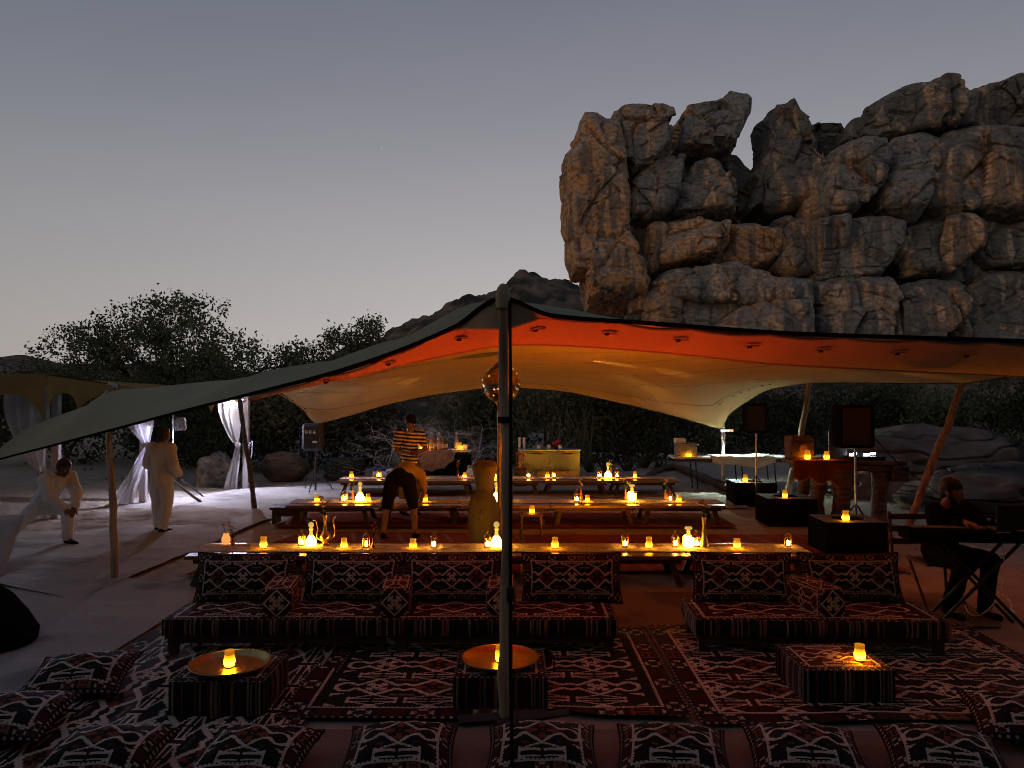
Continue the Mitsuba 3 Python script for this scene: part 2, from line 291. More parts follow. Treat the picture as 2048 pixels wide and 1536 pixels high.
# ------------------------------------------------------------------ the koppie: every pillar and block is a rock of its own
def boulder(poly, D, depth, label, seed, na=220, nr=64, crack=1.0, bulge=0.42, name='rock_block', sharp=13.0, strata=1.0, flute=0.5, off=0.13, bs=None):
    pts = np.array([at(1050 + 0.4873 * a, 130 + 0.4873 * b, D - 0.30 * depth) for a, b in poly])[:, [0, 2]]
    pg = Polygon(pts)
    if not pg.is_valid: pg = pg.buffer(0)
    L = pg.length
    ring = np.array([pg.exterior.interpolate(t * L / na).coords[0] for t in range(na)])
    c = np.array(pg.representative_point().coords[0]) * 0.4 + ring.mean(0) * 0.6
    # straight skeleton-free inflation: the ring drawn towards the centre line of the outline
    axis_len = ring - c
    rr = np.concatenate([1 - 0.14 * np.linspace(0, 1, 16) ** 2.2, np.linspace(0.86, 0.0, nr - 15)[1:]])
    rt = np.random.default_rng(seed + 500); tilt2 = np.array([rt.normal(0.14, 0.15), rt.normal(-0.10, 0.15)]) 
    def layer(r, sgn):
        w = np.full(na, depth * (1 - r ** sharp) ** (bulge))
        x = c + axis_len * r
        rel = axis_len * r; w = w * (1 + np.clip((rel @ tilt2) * (1 if sgn > 0 else 0), -0.55, 0.55))
        x = c + (x - c) * (1 - 0.10 * w / depth)[:, None]          # the faces lean in a little
        return np.column_stack([x[:, 0], D - sgn * w, x[:, 1]])
    rows = [layer(r, -1) for r in rr[::-1]] + [layer(r, 1) for r in rr[1:]]
    G = np.array(rows)                              # (2nr-1, na, 3)
    R, A = G.shape[:2]; v = G.reshape(-1, 3)
    i, j = np.meshgrid(np.arange(R - 1), np.arange(A), indexing='ij')
    q = np.stack([i * A + j, i * A + (j + 1) % A, (i + 1) * A + (j + 1) % A, (i + 1) * A + j], -1).reshape(-1, 4)
    m = trimesh.Trimesh(v, np.vstack([q[:, [0, 1, 2]], q[:, [0, 2, 3]]]), process=False)
    mid = np.array([c[0], D, c[1]])
    if (m.triangles_center[:, None] - mid)[:, 0].__mul__(m.face_normals).sum() < 0: m.invert()
    _, _, nrm = meshkit.arrays(m, True)
    p = v + 0.9 * np.stack([fb(v, 0.35, 2, 70), fb(v, 0.35, 2, 71), fb(v, 0.35, 2, 72)], -1)   # warped, so that beds and joints run unevenly
    r_ = np.random.default_rng(seed)
    def blocks(p, size, tilt, step, gap):
        """joint-bounded blocks: each cell is a tilted plane of its own, with an open joint round it"""
        lo, hi = p.min(0) - size, p.max(0) + size; nn = int(np.prod((hi - lo) / size)) + 8
        cs = r_.uniform(lo, hi, (nn, 3)); tree_ = cKDTree(cs / size); dd, ii = tree_.query(p / size, k=2)
        g = r_.normal(0, 1, (nn, 3)); g /= np.linalg.norm(g, axis=1, keepdims=True); off = r_.uniform(-1, 1, nn)
        return step * off[ii[:, 0]] + tilt * ((p - cs[ii[:, 0]]) * g[ii[:, 0]]).sum(1) - gap * np.clip(1 - (dd[:, 1] - dd[:, 0]) / 0.10, 0, 1)
    d = 0.55 * fb(p, 0.45, 3, seed) + blocks(p, np.array([2.6, 2.6, 3.6]), 0.24, 0.14, 0.18 * crack) + blocks(p, np.array([1.0, 1.0, 0.8]), 0.16, 0.04, 0.05) + 0.10 * fb(p, 2.4, 4, seed + 2) + flute * 0.30 * np.abs(fb(p * [1, 1, 0.12], 0.9, 3, seed + 6))
    bed = np.abs(((p[:, 2] * 0.55 + 0.12 * p[:, 0] + 0.6 * fb(p, 0.5, 2, 5)) % 1.0) - 0.5)                # bedding cracks
    d -= strata * 0.34 * np.clip(1 - bed / 0.06, 0, 1) * np.clip(4.0 * (meshkit.fbm(p * [0.35, 0.35, 0.8], 2, 8) - 0.44), 0, 1)
    d = d - d.mean() + off
    rimr = np.repeat(np.abs(np.concatenate([rr[::-1], rr[1:]])), A); rim = np.clip((rimr - 0.80) / 0.15, 0, 1); d = np.where(d > 0, d * (1 - 0.5 * rim), d * (1 - 0.3 * rim))
    v2 = v + nrm * d[:, None] * min(1.0, depth / 2.2)
    k = thing(name, label, 'rock')
    scene[k] = P(trimesh.Trimesh(v2, m.faces, process=False), bs or 'rock', 30)
B = boulder
B([(150, 395), (162, 350), (205, 300), (228, 225), (250, 172), (300, 168), (345, 200), (385, 215), (410, 300), (400, 420), (425, 520), (430, 640), (440, 720), (470, 800), (520, 920), (500, 1010), (420, 1020), (250, 1030), (245, 890), (185, 895), (165, 800), (163, 600), (165, 480)], 44, 2.6, 'tall ochre rock pillar with sheer left face, at the cliff end', 1, 300, 70, bulge=0.5, name='rock_pillar', strata=0.35, flute=2.4, off=-0.12, bs='rock_ochre')
B([(360, 215), (375, 180), (400, 158), (480, 148), (560, 153), (610, 188), (618, 220), (575, 240), (600, 262), (595, 370), (520, 430), (430, 480), (395, 420), (385, 300)], 44.6, 2.0, 'grey weathered rock head jutting right off the ochre pillar', 2, name='rock_crag', off=-0.22)
B([(600, 290), (625, 200), (665, 150), (740, 128), (830, 108), (850, 86), (900, 98), (932, 138), (926, 195), (884, 300), (846, 405), (795, 400), (720, 385), (660, 385), (592, 380)], 46, 2.2, 'leaning rock head with pale knob on top, left of the sky gap', 3, name='rock_crag', off=-0.32)
B([(425, 500), (500, 400), (560, 372), (655, 368), (650, 450), (612, 560), (582, 632), (500, 645), (425, 645), (415, 560)], 44.4, 1.7, 'slanting grey block leaning on the ochre pillar', 4)
B([(598, 560), (640, 440), (700, 380), (760, 362), (800, 388), (828, 450), (858, 510), (868, 570), (850, 655), (760, 645), (640, 645), (582, 630)], 44.2, 1.9, 'dark grey block below the leaning rock head', 5, off=-0.2)
B([(970, 226), (990, 192), (1014, 180), (1040, 132), (1110, 126), (1142, 170), (1168, 210), (1172, 280), (1205, 370), (1235, 400), (1210, 500), (1175, 625), (1060, 645), (920, 640), (855, 645), (900, 500), (944, 430), (968, 340), (976, 290)], 46, 2.4, 'grey tower rock right of the sky gap', 6, name='rock_pillar', strata=0.5, flute=1.0, off=-0.3, bs='rock_dark')
B([(1150, 250), (1270, 243), (1312, 290), (1318, 335), (1250, 420), (1180, 400)], 48.5, 2.0, 'small dark rock stump behind the grey tower rock', 7, off=-0.15, bs='rock_dark')
B([(520, 660), (560, 638), (700, 632), (842, 655), (838, 745), (785, 805), (740, 812), (560, 835), (490, 850), (500, 760)], 43.6, 1.8, 'orange streaked block in the middle of the cliff', 8, bs='rock_ochre')
B([(825, 660), (930, 655), (1045, 680), (1055, 765), (990, 845), (900, 855), (785, 805), (830, 740)], 43.9, 1.6, 'pitted tan block right of the orange streaked block', 9, bs='rock_ochre')
B([(1030, 640), (1180, 600), (1190, 760), (1185, 890), (1060, 895), (990, 850), (1045, 750)], 44.3, 1.5, 'dark narrow buttress beside the long vertical crack', 10, strata=0.3, flute=1.5, bs='rock_dark')
B([(525, 890), (560, 848), (700, 812), (850, 826), (1000, 875), (1070, 895), (1175, 892), (1188, 985), (1060, 985), (900, 985), (700, 985), (530, 950)], 42.4, 1.8, 'broad grey ledge block across the cliff foot', 11, 260)
B([(480, 1180), (492, 1060), (520, 945), (620, 935), (760, 955), (900, 950), (1185, 975), (1192, 1180)], 42.2, 1.9, 'lowest left foot block just above the tent edge', 12, 260)
B([(1322, 300), (1355, 230), (1422, 200), (1428, 150), (1470, 130), (1520, 108), (1600, 93), (1690, 78), (1742, 93), (1768, 150), (1768, 235), (1725, 300), (1600, 300), (1480, 320), (1400, 330)], 45, 2.3, 'flat topped dark summit block with a spiky left shoulder', 13, off=-0.14, bs='rock_dark')
B([(1165, 610), (1190, 500), (1238, 400), (1315, 330), (1400, 302), (1482, 298), (1485, 385), (1442, 490), (1402, 565), (1322, 640), (1250, 650), (1175, 650)], 43.4, 2.0, 'layered grey block with an undercut chin', 14, strata=1.8)
B([(1400, 600), (1440, 490), (1482, 400), (1492, 315), (1530, 283), (1640, 272), (1705, 296), (1685, 385), (1640, 480), (1595, 570), (1565, 665), (1460, 660), (1390, 640)], 43.6, 2.0, 'banded slanting column between two deep cracks', 15, strata=1.8)
B([(1782, 240), (1795, 180), (1845, 110), (1868, 68), (1950, 73), (2000, 50), (2090, 60), (2240, 110), (2260, 300), (1950, 290), (1850, 270)], 45, 2.4, 'rightmost summit block cut by the picture edge', 16, off=-0.24, bs='rock_dark')
B([(1585, 590), (1635, 460), (1692, 330), (1760, 262), (1860, 248), (2100, 270), (2300, 300), (2300, 640), (2000, 660), (1900, 650), (1800, 640), (1690, 650)], 43.2, 2.6, 'large smooth dark shoulder under the rightmost summit', 17, 260, strata=0.7, bs='rock_dark')
B([(1180, 650), (1250, 640), (1400, 625), (1545, 650), (1545, 725), (1505, 805), (1450, 870), (1300, 890), (1188, 895)], 43.0, 1.8, 'brown bulging block right of the long vertical crack', 18, bs='rock')
B([(1520, 770), (1560, 665), (1650, 635), (1800, 625), (1855, 680), (1845, 765), (1705, 870), (1560, 875)], 42.8, 1.7, 'rounded brown block above the dark cave slot', 19, bs='rock_dark')
B([(1830, 710), (1950, 670), (2100, 635), (2300, 630), (2300, 840), (1900, 840), (1830, 790)], 42.8, 1.8, 'brown overhanging block at the right edge, mid height', 20, bs='rock_dark')
B([(1188, 900), (1330, 868), (1500, 875), (1530, 950), (1480, 1030), (1480, 1180), (1300, 1180), (1192, 1180)], 42.5, 1.7, 'cracked foot block right of the long vertical crack', 21)
B([(1445, 1010), (1520, 915), (1640, 886), (1755, 888), (1808, 960), (1760, 1080), (1640, 1180), (1480, 1180)], 42.0, 1.7, 'rounded bluish foot block above the tent edge', 22, bs='rock_dark')
B([(1735, 1180), (1800, 960), (1900, 855), (2100, 825), (2300, 820), (2300, 1180)], 42.2, 2.0, 'dark foot block at the right edge above the tent', 23, bs='rock_dark')
B([(405, 880), (430, 860), (480, 900), (510, 960), (500, 1020), (430, 1020)], 42.8, 0.8, 'small pale flake at the foot of the ochre pillar', 24, 140, 40, bs='rock_ochre')
# the shaded mass of the hill behind the blocks
B([(400, 640), (450, 480), (560, 345), (680, 300), (770, 390), (840, 590), (1000, 600), (1170, 440), (1300, 360), (1420, 300), (1700, 270), (2000, 260), (2400, 300), (2400, 1300), (420, 1300), (420, 900)], 49.5, 4.4, 'shaded rear wall of the koppie seen in the cracks between blocks', 30, 320, 60, name='rock_wall', bs='rock_dark')

# added rock ridge, out of view, keeping sky light off the foreground
def shade_ridge():
    a = np.radians(np.linspace(25, -205, 260)); t_ = np.linspace(0, 1, 70); A, T_ = np.meshgrid(a, t_, indexing='ij')
    dist = 9.5 + 14 * np.clip(np.abs(np.degrees(A) + 80) / 100 - 0.45, 0, 1); R_ = dist + 6.5 * T_ ; h = 15.5 * np.clip(1.15 - np.abs(np.degrees(A) + 80) / 125, 0.1, 1)
    X, Y, Zq = R_ * np.cos(A), 3 + R_ * np.sin(A), -0.6 + h * np.sin(np.pi * T_ ** 0.7) ** 0.8
    q = np.stack([X, Y, Zq], -1); return gridmesh(X, Y, Zq + 2.4 * fb(q, 0.3, 5, 77), True)
scene['added_shade_ridge'] = P(shade_ridge(), 'hill_rock', True); labels['added_shade_ridge'] = {'kind': 'structure'}; taken.add('added_shade_ridge')

r = np.random.default_rng(21); pb = []
for i in range(1500):
    x, y = r.uniform(-11, 9), r.uniform(6.0, 22)
    if -4.4 < x < 4.2 and y < 19: continue
    m = trimesh.creation.icosphere(0, 1.0); s_ = 0.010 * math.exp(r.normal(0.2, 0.6)); m.vertices *= np.array([1, r.uniform(0.6, 1), r.uniform(0.4, 0.8)]) * s_; m.apply_translation((x, y, float(ground_z(x, y)) + 0.3 * s_)); pb.append(m)
scene['pebbles'] = P(cat(pb), 'hill_rock'); labels['pebbles'] = {'kind': 'stuff', 'label': 'small stones scattered over the trodden sand', 'category': 'pebbles'}; taken.add('pebbles')
# ------------------------------------------------------------------ the stretch tent
hem_front = [(-10.4, 14.0, 0.62), tuple(at(0, 919, 11.8)), tuple(at(100, 893, 10.4)), tuple(at(218, 862, 9.2)), tuple(at(354, 826, 8.2)), tuple(at(504, 788, 7.22)), tuple(at(700, 736, 6.25)), tuple(at(910, 655, 5.47)), tuple(at(1007, 598, 5.22)),
             tuple(at(1100, 632, 5.2)), tuple(at(1300, 648, 5.2)), tuple(at(1600, 669, 5.2)), tuple(at(2048, 684, 5.25)), (6.9, 5.4, 2.3)]
hem_rear = [(-10.4, 14.0, 0.62), (-8.2, 15.0, 1.55), (-6.3, 15.6, 2.18), tuple(at(540, 780, 16.5)), tuple(at(582, 800, 17.3)), tuple(at(612, 822, 17.8)), tuple(at(632, 847, 18.1)), tuple(at(690, 834, 18.1)), tuple(at(780, 808, 18.1)),
            tuple(at(900, 785, 18.1)), tuple(at(1010, 775, 18.1)), tuple(at(1100, 780, 18.1)), tuple(at(1250, 808, 18.1)), tuple(at(1370, 838, 18.1)), tuple(at(1441, 857, 18.1)), tuple(at(1460, 828, 17.9)), tuple(at(1490, 806, 17.7)),
            tuple(at(1540, 779, 17.4)), tuple(at(1620, 766, 16.6)), tuple(at(1700, 765, 14.5)), tuple(at(1924, 766, 11.6)), (6.75, 9.6, 2.48), (6.8, 7.4, 2.45), (6.9, 5.4, 2.3)]
def curve_w(pts, n):  # parameter by straight chord, front and rear matched by fraction
    return curve(pts, n)
NS, NT = 300, 150
fr, re = curve(hem_front, NS), curve(hem_rear, NS)
def by_x(c, xs):
    # resample so that both hems share the sideways position where they can
    k = np.argsort(c[:, 0]); return np.stack([np.interp(xs, c[k, 0], c[k, j]) for j in range(3)], 1)
xs = np.linspace(0, 1, NS)
s_f = (fr[:, 0] - fr[0, 0]) / (fr[-1, 0] - fr[0, 0])
ridge_px = [(42, 865, 12.9), (120, 835, 12.0), (208, 790, 11.0), (300, 795, 10.2), (400, 790, 9.5), (521, 744, 8.9), (620, 738, 8.4), (700, 709, 8.0), (780, 681, 7.6), (860, 660, 7.0), (935, 610, 6.3)]
inner = [at(*q) for q in ridge_px] + [
         (0.3, 7.2, 2.84), (1.5, 6.2, 2.65), (3.2, 6.2, 2.57), (5.0, 6.5, 2.48), (0.0, 9.5, 2.86), (0.0, 12.0, 2.84), (0.0, 15.0, 2.66), (2.5, 8.0, 2.76), (2.5, 12.0, 2.88), (2.5, 15.0, 2.56), (4.8, 9.0, 2.66), (4.6, 13.0, 2.72), (4.6, 16.0, 2.40), (-2.5, 10.5, 2.56), (-2.5, 13.5, 2.60), (-2.6, 16, 2.35), (-4.6, 13.0, 2.33), (-4.2, 15.8, 2.36), (-6.3, 13.6, 2.14), (-5.6, 14.6, 2.22), (-6.5, 14.8, 2.12), (-5.3, 11.8, 2.20), (-5.4, 13.0, 2.22), (-3.6, 10.2, 2.36)]
ctrl = np.array(list(fr[::6]) + [fr[-1]] + list(re[::6]) + [np.array(q) for q in inner])
# extra rows that keep the hem itself exact
ctrl = np.array([c for i, c in enumerate(ctrl) if not any(np.linalg.norm(c[:2] - d[:2]) < 0.03 for d in ctrl[:i])])
rbf = RBFInterpolator(ctrl[:, :2], ctrl[:, 2], kernel='thin_plate_spline', smoothing=0.0)
t = np.linspace(0, 1, NT)[:, None, None]
grid = fr[None] * (1 - t) + re[None] * t
def seven(a, b):  # even spacing of the pairing: rear points are matched to the front ones by arc fraction
    return a
Z = rbf(grid.reshape(-1, 3)[:, :2]).reshape(NT, NS)
w = np.minimum(1, np.minimum(t[..., 0], 1 - t[..., 0]) / 0.04)
Z = Z + 0.045 * 2 * np.minimum(1, np.minimum(t[..., 0], 1 - t[..., 0]) / 0.15) * fb(np.stack([grid[..., 0] * 1.5, grid[..., 1] * 0.35, Z * 0], -1), 1.0, 3, 9)
lin = grid[..., 2]
Zs = np.where(w < 1, lin * (1 - w) + Z * w, Z)
uv = np.stack(np.broadcast_arrays(np.linspace(0, 1, NS)[None], t[..., 0]), -1).reshape(-1, 2)
tent = thing('stretch_tent', 'large beige stretch tent raised on a tall front pole over the tables', 'tent')
top = gridmesh(grid[..., 0], grid[..., 1], Zs)
obj('canopy', P(top, 'canvas', True, uv=uv), tent)
obj('hem_webbing', P(cat([tube(np.column_stack([fr[:, 0], fr[:, 1] - 0.012, fr[:, 2] + 0.004]), 0.016, 6), tube(re + [0, 0.01, 0], 0.012, 6)]), 'black_webbing', 30), tent, label='black webbing sewn along the tent hem')
# the lining band that drops inwards from the front hem, with its scalloped front edge
bt = [(500, 795, 7.25), (600, 766, 6.75), (700, 740, 6.30), (800, 704, 5.90), (910, 657, 5.50), (1007, 650, 5.24), (1100, 634, 5.24), (1300, 651, 5.24), (1600, 672, 5.24), (2048, 687, 5.29), (2900, 738, 5.4)]
bb = [(496, 798, 7.7), (600, 771, 7.35), (700, 754, 7.05), (800, 730, 6.70), (900, 708, 6.40), (1000, 691, 6.20), (1060, 688, 6.2), (1200, 694, 6.2), (1350, 706, 6.25), (1540, 726, 6.3), (1750, 738, 6.35), (2048, 752, 6.4), (2700, 780, 6.4)]
NB = 400
ct, cb = curve([at(*q) for q in bt], NB), curve([at(*q) for q in bb], NB)
def resample_x(c, x): return np.stack([x, np.interp(x, c[:, 0], c[:, 1]), np.interp(x, c[:, 0], c[:, 2])], 1)
ct, cb = resample_x(ct, np.linspace(ct[0, 0], ct[-1, 0], NB)), resample_x(cb, np.linspace(cb[0, 0], cb[-1, 0], NB))
tab_px = [(512, 796), (655, 744), (783, 709), (925, 660), (1076, 640), (1228, 655), (1370, 665), (1520, 673), (1664, 682), (1818, 688), (1960, 692)]
tab_x = [at(a, b, 5.4)[0] if a > 900 else np.interp(a, [q[0] for q in bt], [at(*q)[0] for q in bt]) for a, b in tab_px]
dx = np.min(np.abs(ct[:, :1] - np.array(tab_x)[None]), 1)
ct[:, 2] -= 0.022 * np.clip(dx / 0.22, 0, 1) ** 0.6
tt = np.linspace(0, 1, 40)[:, None, None]
band = ct[None] * (1 - tt) + cb[None] * tt
band[..., 2] -= 0.03 * np.sin(np.pi * tt[..., 0])
obj('lining_band', P(gridmesh(band[..., 0], band[..., 1], band[..., 2]), 'canvas_plain', True), tent, label='lining band along the front hem, glowing red')
obj('band_edge', P(cat([tube(ct + [0, -0.012, 0], 0.010, 6), tube(cb + [0, 0.02, 0.0], 0.014, 6)]), 'canvas_plain', 30), tent)
# grey gusset under the peak, between hem rope and lining
gx_ = np.linspace(at(908, 655, 5.47)[0], at(1104, 632, 5.2)[0], 60)
gu, gl = resample_x(fr, gx_), resample_x(ct, gx_)
tg = np.linspace(0, 1, 16)[:, None, None]; gu = gu + [0, -0.002, -0.012]; gl = gl + [0, -0.016, -0.004]
gs = gu[None] * (1 - tg) + gl[None] * tg
obj('peak_gusset', P(gridmesh(gs[..., 0], gs[..., 1], gs[..., 2]), 'canvas_plain', True), tent)
pk = at(1006, 590, 5.2)
cap = lathe([(0.001, 0.080), (0.02, 0.072), (0.040, 0.045), (0.050, 0.0), (0.050, -0.09), (0.044, -0.09), (0.044, 0.0)], 24); cap.apply_translation(pk)
obj('peak_cap', P(cap, 'canvas_plain', 40), tent)
for q in tab_px:
    x = np.interp(q[0], [b[0] for b in bt], [at(*b)[0] for b in bt])
    i = np.argmin(np.abs(ct[:, 0] - x)); j = 8
    c = band[j, i] + [0, 0, -0.018]
    d = ct[min(i + 3, NB - 1)] - ct[max(i - 3, 0)]; d /= np.linalg.norm(d)
    m = box(0, 0, 0, 0.11, 0.04, 0.006, 0.002); m2 = box(-0.02, -0.01, -0.010, 0.032, 0.026, 0.014, 0.004)
    R = np.eye(4); R[:3, 0] = d; R[:3, 1] = np.cross([0, 0, 1], d); R[:3, 1] /= np.linalg.norm(R[:3, 1]); R[:3, 2] = np.cross(R[:3, 0], R[:3, 1]); R[:3, 3] = c
    m.apply_transform(R); m2.apply_transform(R)
    k = obj('hem_tab', P(m, 'amber_tab'), tent); obj('buckle', P(m2, 'black_plastic'), k)
# rope eyelets along the rear corners
for a, b, n in (((545, 783, 16.6), (627, 840, 18.0), 7), ((1448, 842, 18.0), (1550, 776, 17.3), 7)):
    for i in range(n):
        f_ = i / (n - 1); q = [a[k] * (1 - f_) + b[k] * f_ for k in range(3)]
        idx = np.argmin(np.linalg.norm(re - at(*q), axis=1)); inw = grid[NT - 8, idx] * 1; inw[2] = Zs[NT - 8, idx]
        e = trimesh.creation.icosphere(1, 0.022); e.apply_scale([1, 1, 0.5]); e.apply_translation(inw + [0, 0, -0.012])
        obj('eyelet', P(e, 'black_plastic', True), tent)
def pole(name, label, pts, r0, r1, bsdf='pole_wood', amp=0.006, seed=0, sides=14, n=18, parts=()):
    k = thing(name, label, 'pole')
    p = wob(pts[0], pts[1], n, amp, seed); rr = np.linspace(r0, r1, n) * (1 + 0.05 * np.random.default_rng(seed).normal(0, 1, n))
    obj('shaft', P(tube(p, rr, sides), bsdf, 40), k)
    return k, p
k, pp = pole('tent_pole', 'tall front tent pole of pale wood beside the middle ottoman', (gd(1009, 1440) + [0, 0, -0.05], pk + [0.0, 0.02, 0.02]), 0.041, 0.033, seed=3, amp=0.005)
obj('collar', P(tube([pp[12] + [0, -.004, -.02], pp[12] + [0, -.004, .02]], 0.047, 14), 'black_webbing', 30), k)
obj('foot_plate', P(cat([tube([(pp[0][0] - .30, pp[0][1] - .06, .02), (pp[0][0] + .28, pp[0][1] + .05, .022)], .035, 4), tube([(pp[0][0] - .05, pp[0][1] - .2, .06), (pp[0][0] + .42, pp[0][1] - .02, .06)], .028, 4)]), 'dark_wood'), k)
g = thing('guy_strap', 'dark guy strap running down the front of the tall pole', 'strap')
sp0, sp1 = pk + [0.045, -0.07, -0.05], gd(1024, 1600) + [0, 0, 0.0]
mid = [sp0 + (sp1 - sp0) * u + np.array([0.004 * math.sin(7 * u), 0, -0.10 * math.sin(math.pi * u)]) for u in np.linspace(0, 1, 24)]
obj('strap', P(tube(mid, 0.0105, 8), 'black_webbing', 30), g)
rt = mid[14]; obj('ratchet', P(box(rt[0], rt[1], rt[2], 0.045, 0.03, 0.09, 0.006), 'black_metal'), g)
pole('tent_pole', 'dark wooden pole holding up the tent hem, nearest the left edge', (gd(228, 1158), at(217, 866, 9.2)), 0.046, 0.036, seed=5)
pole('tent_pole', 'slim leaning brown pole before the brightly lit curtain', (gd(509, 1018), at(478, 786, 16.9)), 0.05, 0.045, 'dark_wood', seed=6)
pole('tent_pole', 'reddish leaning log pole behind the carved wooden console', (gd(1576, 988), at(1618, 764, 16.6)), 0.075, 0.06, 'red_pole_wood', 0.01, 7)
pole('tent_pole', 'long reddish leaning log pole behind the keyboard player', (gd(1806, 1085), at(1926, 764, 11.6)), 0.062, 0.05, 'red_pole_wood', 0.008, 8)
pole('tent_pole', 'straight pale metal pole under the right rear tent corner', (gd(1446, 915, 0.0) * 0 + np.array([at(1446, 860, 18.2)[0], 18.2, 0]), at(1446, 838, 18.15)), 0.045, 0.045, 'white_paint', 0.0, 9)
# ------------------------------------------------------------------ vegetation
def branchy(base, height, spread, seed, levels=3, r0=0.06, kids=4, droop=0.0):
    r = np.random.default_rng(seed); segs = []; tips = []
    def grow(p, d, L, rad, lev):
        n = 5; pts = [p]
        for i in range(n):
            d = d + r.normal(0, 0.16, 3); d[2] -= droop * 0.1; d /= np.linalg.norm(d); pts.append(pts[-1] + d * L / n)
        segs.append((np.array(pts), np.linspace(rad, rad * 0.55, n + 1), 6 if lev < 2 else 3))
        if lev >= levels: tips.append(pts[-1]); tips.append(pts[3]); return
        for c in range(kids):
            s = pts[2 + c % (n - 1)] if c else pts[-1]
            nd = d + r.normal(0, 1, 3) * [spread, spread, 0.45]; nd[2] = abs(nd[2]) * 0.9 + 0.1; nd /= np.linalg.norm(nd)
            grow(s, nd, L * r.uniform(0.5, 0.8), rad * 0.55, lev + 1)
    for c in range(3):
        d = np.array([r.normal(0, spread * 0.8), r.normal(0, spread * 0.8), 1.0]); d /= np.linalg.norm(d)
        grow(np.array(base, float) + r.normal(0, 0.1, 3) * [1, 1, 0], d, height * 0.42, r0, 0)
    return cat([tube(p, q, s, cap=False) for p, q, s in segs]), np.array(tips)
def leaves(centres, per, sigma, size, seed, up=0.3, long=1.7):
    r = np.random.default_rng(seed); n = len(centres) * per
    c = np.repeat(centres, per, 0) + r.normal(0, 1, (n, 3)) * np.broadcast_to(sigma, 3)
    a = r.normal(0, 1, (n, 3)) + [0, 0, up]; a /= np.linalg.norm(a, axis=1, keepdims=True)
    b = np.cross(a, r.normal(0, 1, (n, 3))); b /= np.linalg.norm(b, axis=1, keepdims=True)
    s = size * r.uniform(0.6, 1.4, (n, 1))
    v = np.stack([c - a * s * long * 0.5, c + b * s * 0.45, c + a * s * long * 0.5, c - b * s * 0.45], 1).reshape(-1, 3)
    i = np.arange(n)[:, None] * 4
    return trimesh.Trimesh(v, np.vstack([i + [0, 1, 2], i + [0, 2, 3]]), process=False)
def crown_points(px_list, Y, thick, seed, n):
    """points through the volume of a crown whose outline in the photograph is the polygon px_list"""
    import shapely
    pg = Polygon([at(a, b, Y)[[0, 2]] for a, b in px_list]); r = np.random.default_rng(seed); x0, y0, x1, y1 = pg.bounds; out = []
    while sum(map(len, out)) < n:
        q = np.stack([r.uniform(x0, x1, 4000), r.uniform(y0, y1, 4000)], 1); out.append(q[shapely.contains_xy(pg, q[:, 0], q[:, 1])])
    q = np.vstack(out)[:n]; y = Y + r.uniform(-1, 1, n) * thick
    p = np.column_stack([q[:, 0], y, q[:, 1]])
    keep = meshkit.fbm(p * 1.1, 2, seed) > 0.485
    return p[keep]
def tree(name, label, outline, Y, thick, n, per, size, seed, leaf='leaf_olive', sigma=0.16, catg='tree', group=None, trunk=None):
    k = thing(name, label, catg, group)
    xs_ = [q[0] for q in outline]; ys_ = [q[1] for q in outline]
    x0 = at((min(xs_) + max(xs_)) / 2 if trunk is None else trunk, 800, Y)[0]; h = at(0, min(ys_), Y)[2]
    br, tips = branchy((x0, Y, -0.05), h * 0.92, 0.55, seed, 3, 0.02 * h + 0.02, 4)
    lim = [at(min(xs_) - 10, 0, Y)[0], at(max(xs_) + 10, 0, Y)[0]]
    obj('trunk', P(br, 'bark', 40), k)
    c = crown_points(outline, Y, thick, seed, n)
    tl = tips[(tips[:, 0] > lim[0]) & (tips[:, 0] < lim[1]) & (tips[:, 2] < h)]
    obj('crown', P(leaves(np.vstack([c, tl]), per, sigma, size, seed), leaf), k)
    return k
tree('bushy_tree', 'broad dark bushy tree on the skyline behind the marquee', [(110, 790), (118, 735), (125, 700), (150, 660), (200, 650), (240, 628), (270, 640), (300, 602), (345, 600), (415, 596), (410, 640), (440, 650), (470, 655), (500, 672), (505, 720), (530, 790)], 30, 2.2, 2000, 15, 0.085, 1, sigma=0.15)
tree('slender_tree', 'low leafy tree right of the bushy tree on the skyline', [(515, 790), (525, 725), (560, 700), (600, 690), (625, 700), (640, 740), (650, 790)], 33, 1.4, 420, 12, 0.085, 2)
tree('slender_tree', 'thin upright tree with gappy crown behind the tent', [(625, 780), (635, 720), (650, 675), (668, 640), (685, 660), (690, 700), (700, 770)], 33, 1.0, 380, 11, 0.085, 3)
tree('slender_tree', 'rounded tree touching the tent ridge on the skyline', [(690, 770), (690, 690), (705, 655), (735, 632), (762, 640), (758, 690), (740, 720), (760, 770)], 34, 1.2, 480, 11, 0.085, 4)
tree('shrub', 'low dark scrub on the skyline at the left edge', [(-160, 800), (-100, 745), (20, 740), (60, 715), (75, 745), (150, 740), (170, 800)], 34, 1.5, 420, 12, 0.09, 5, 'leaf_dark', catg='shrub')
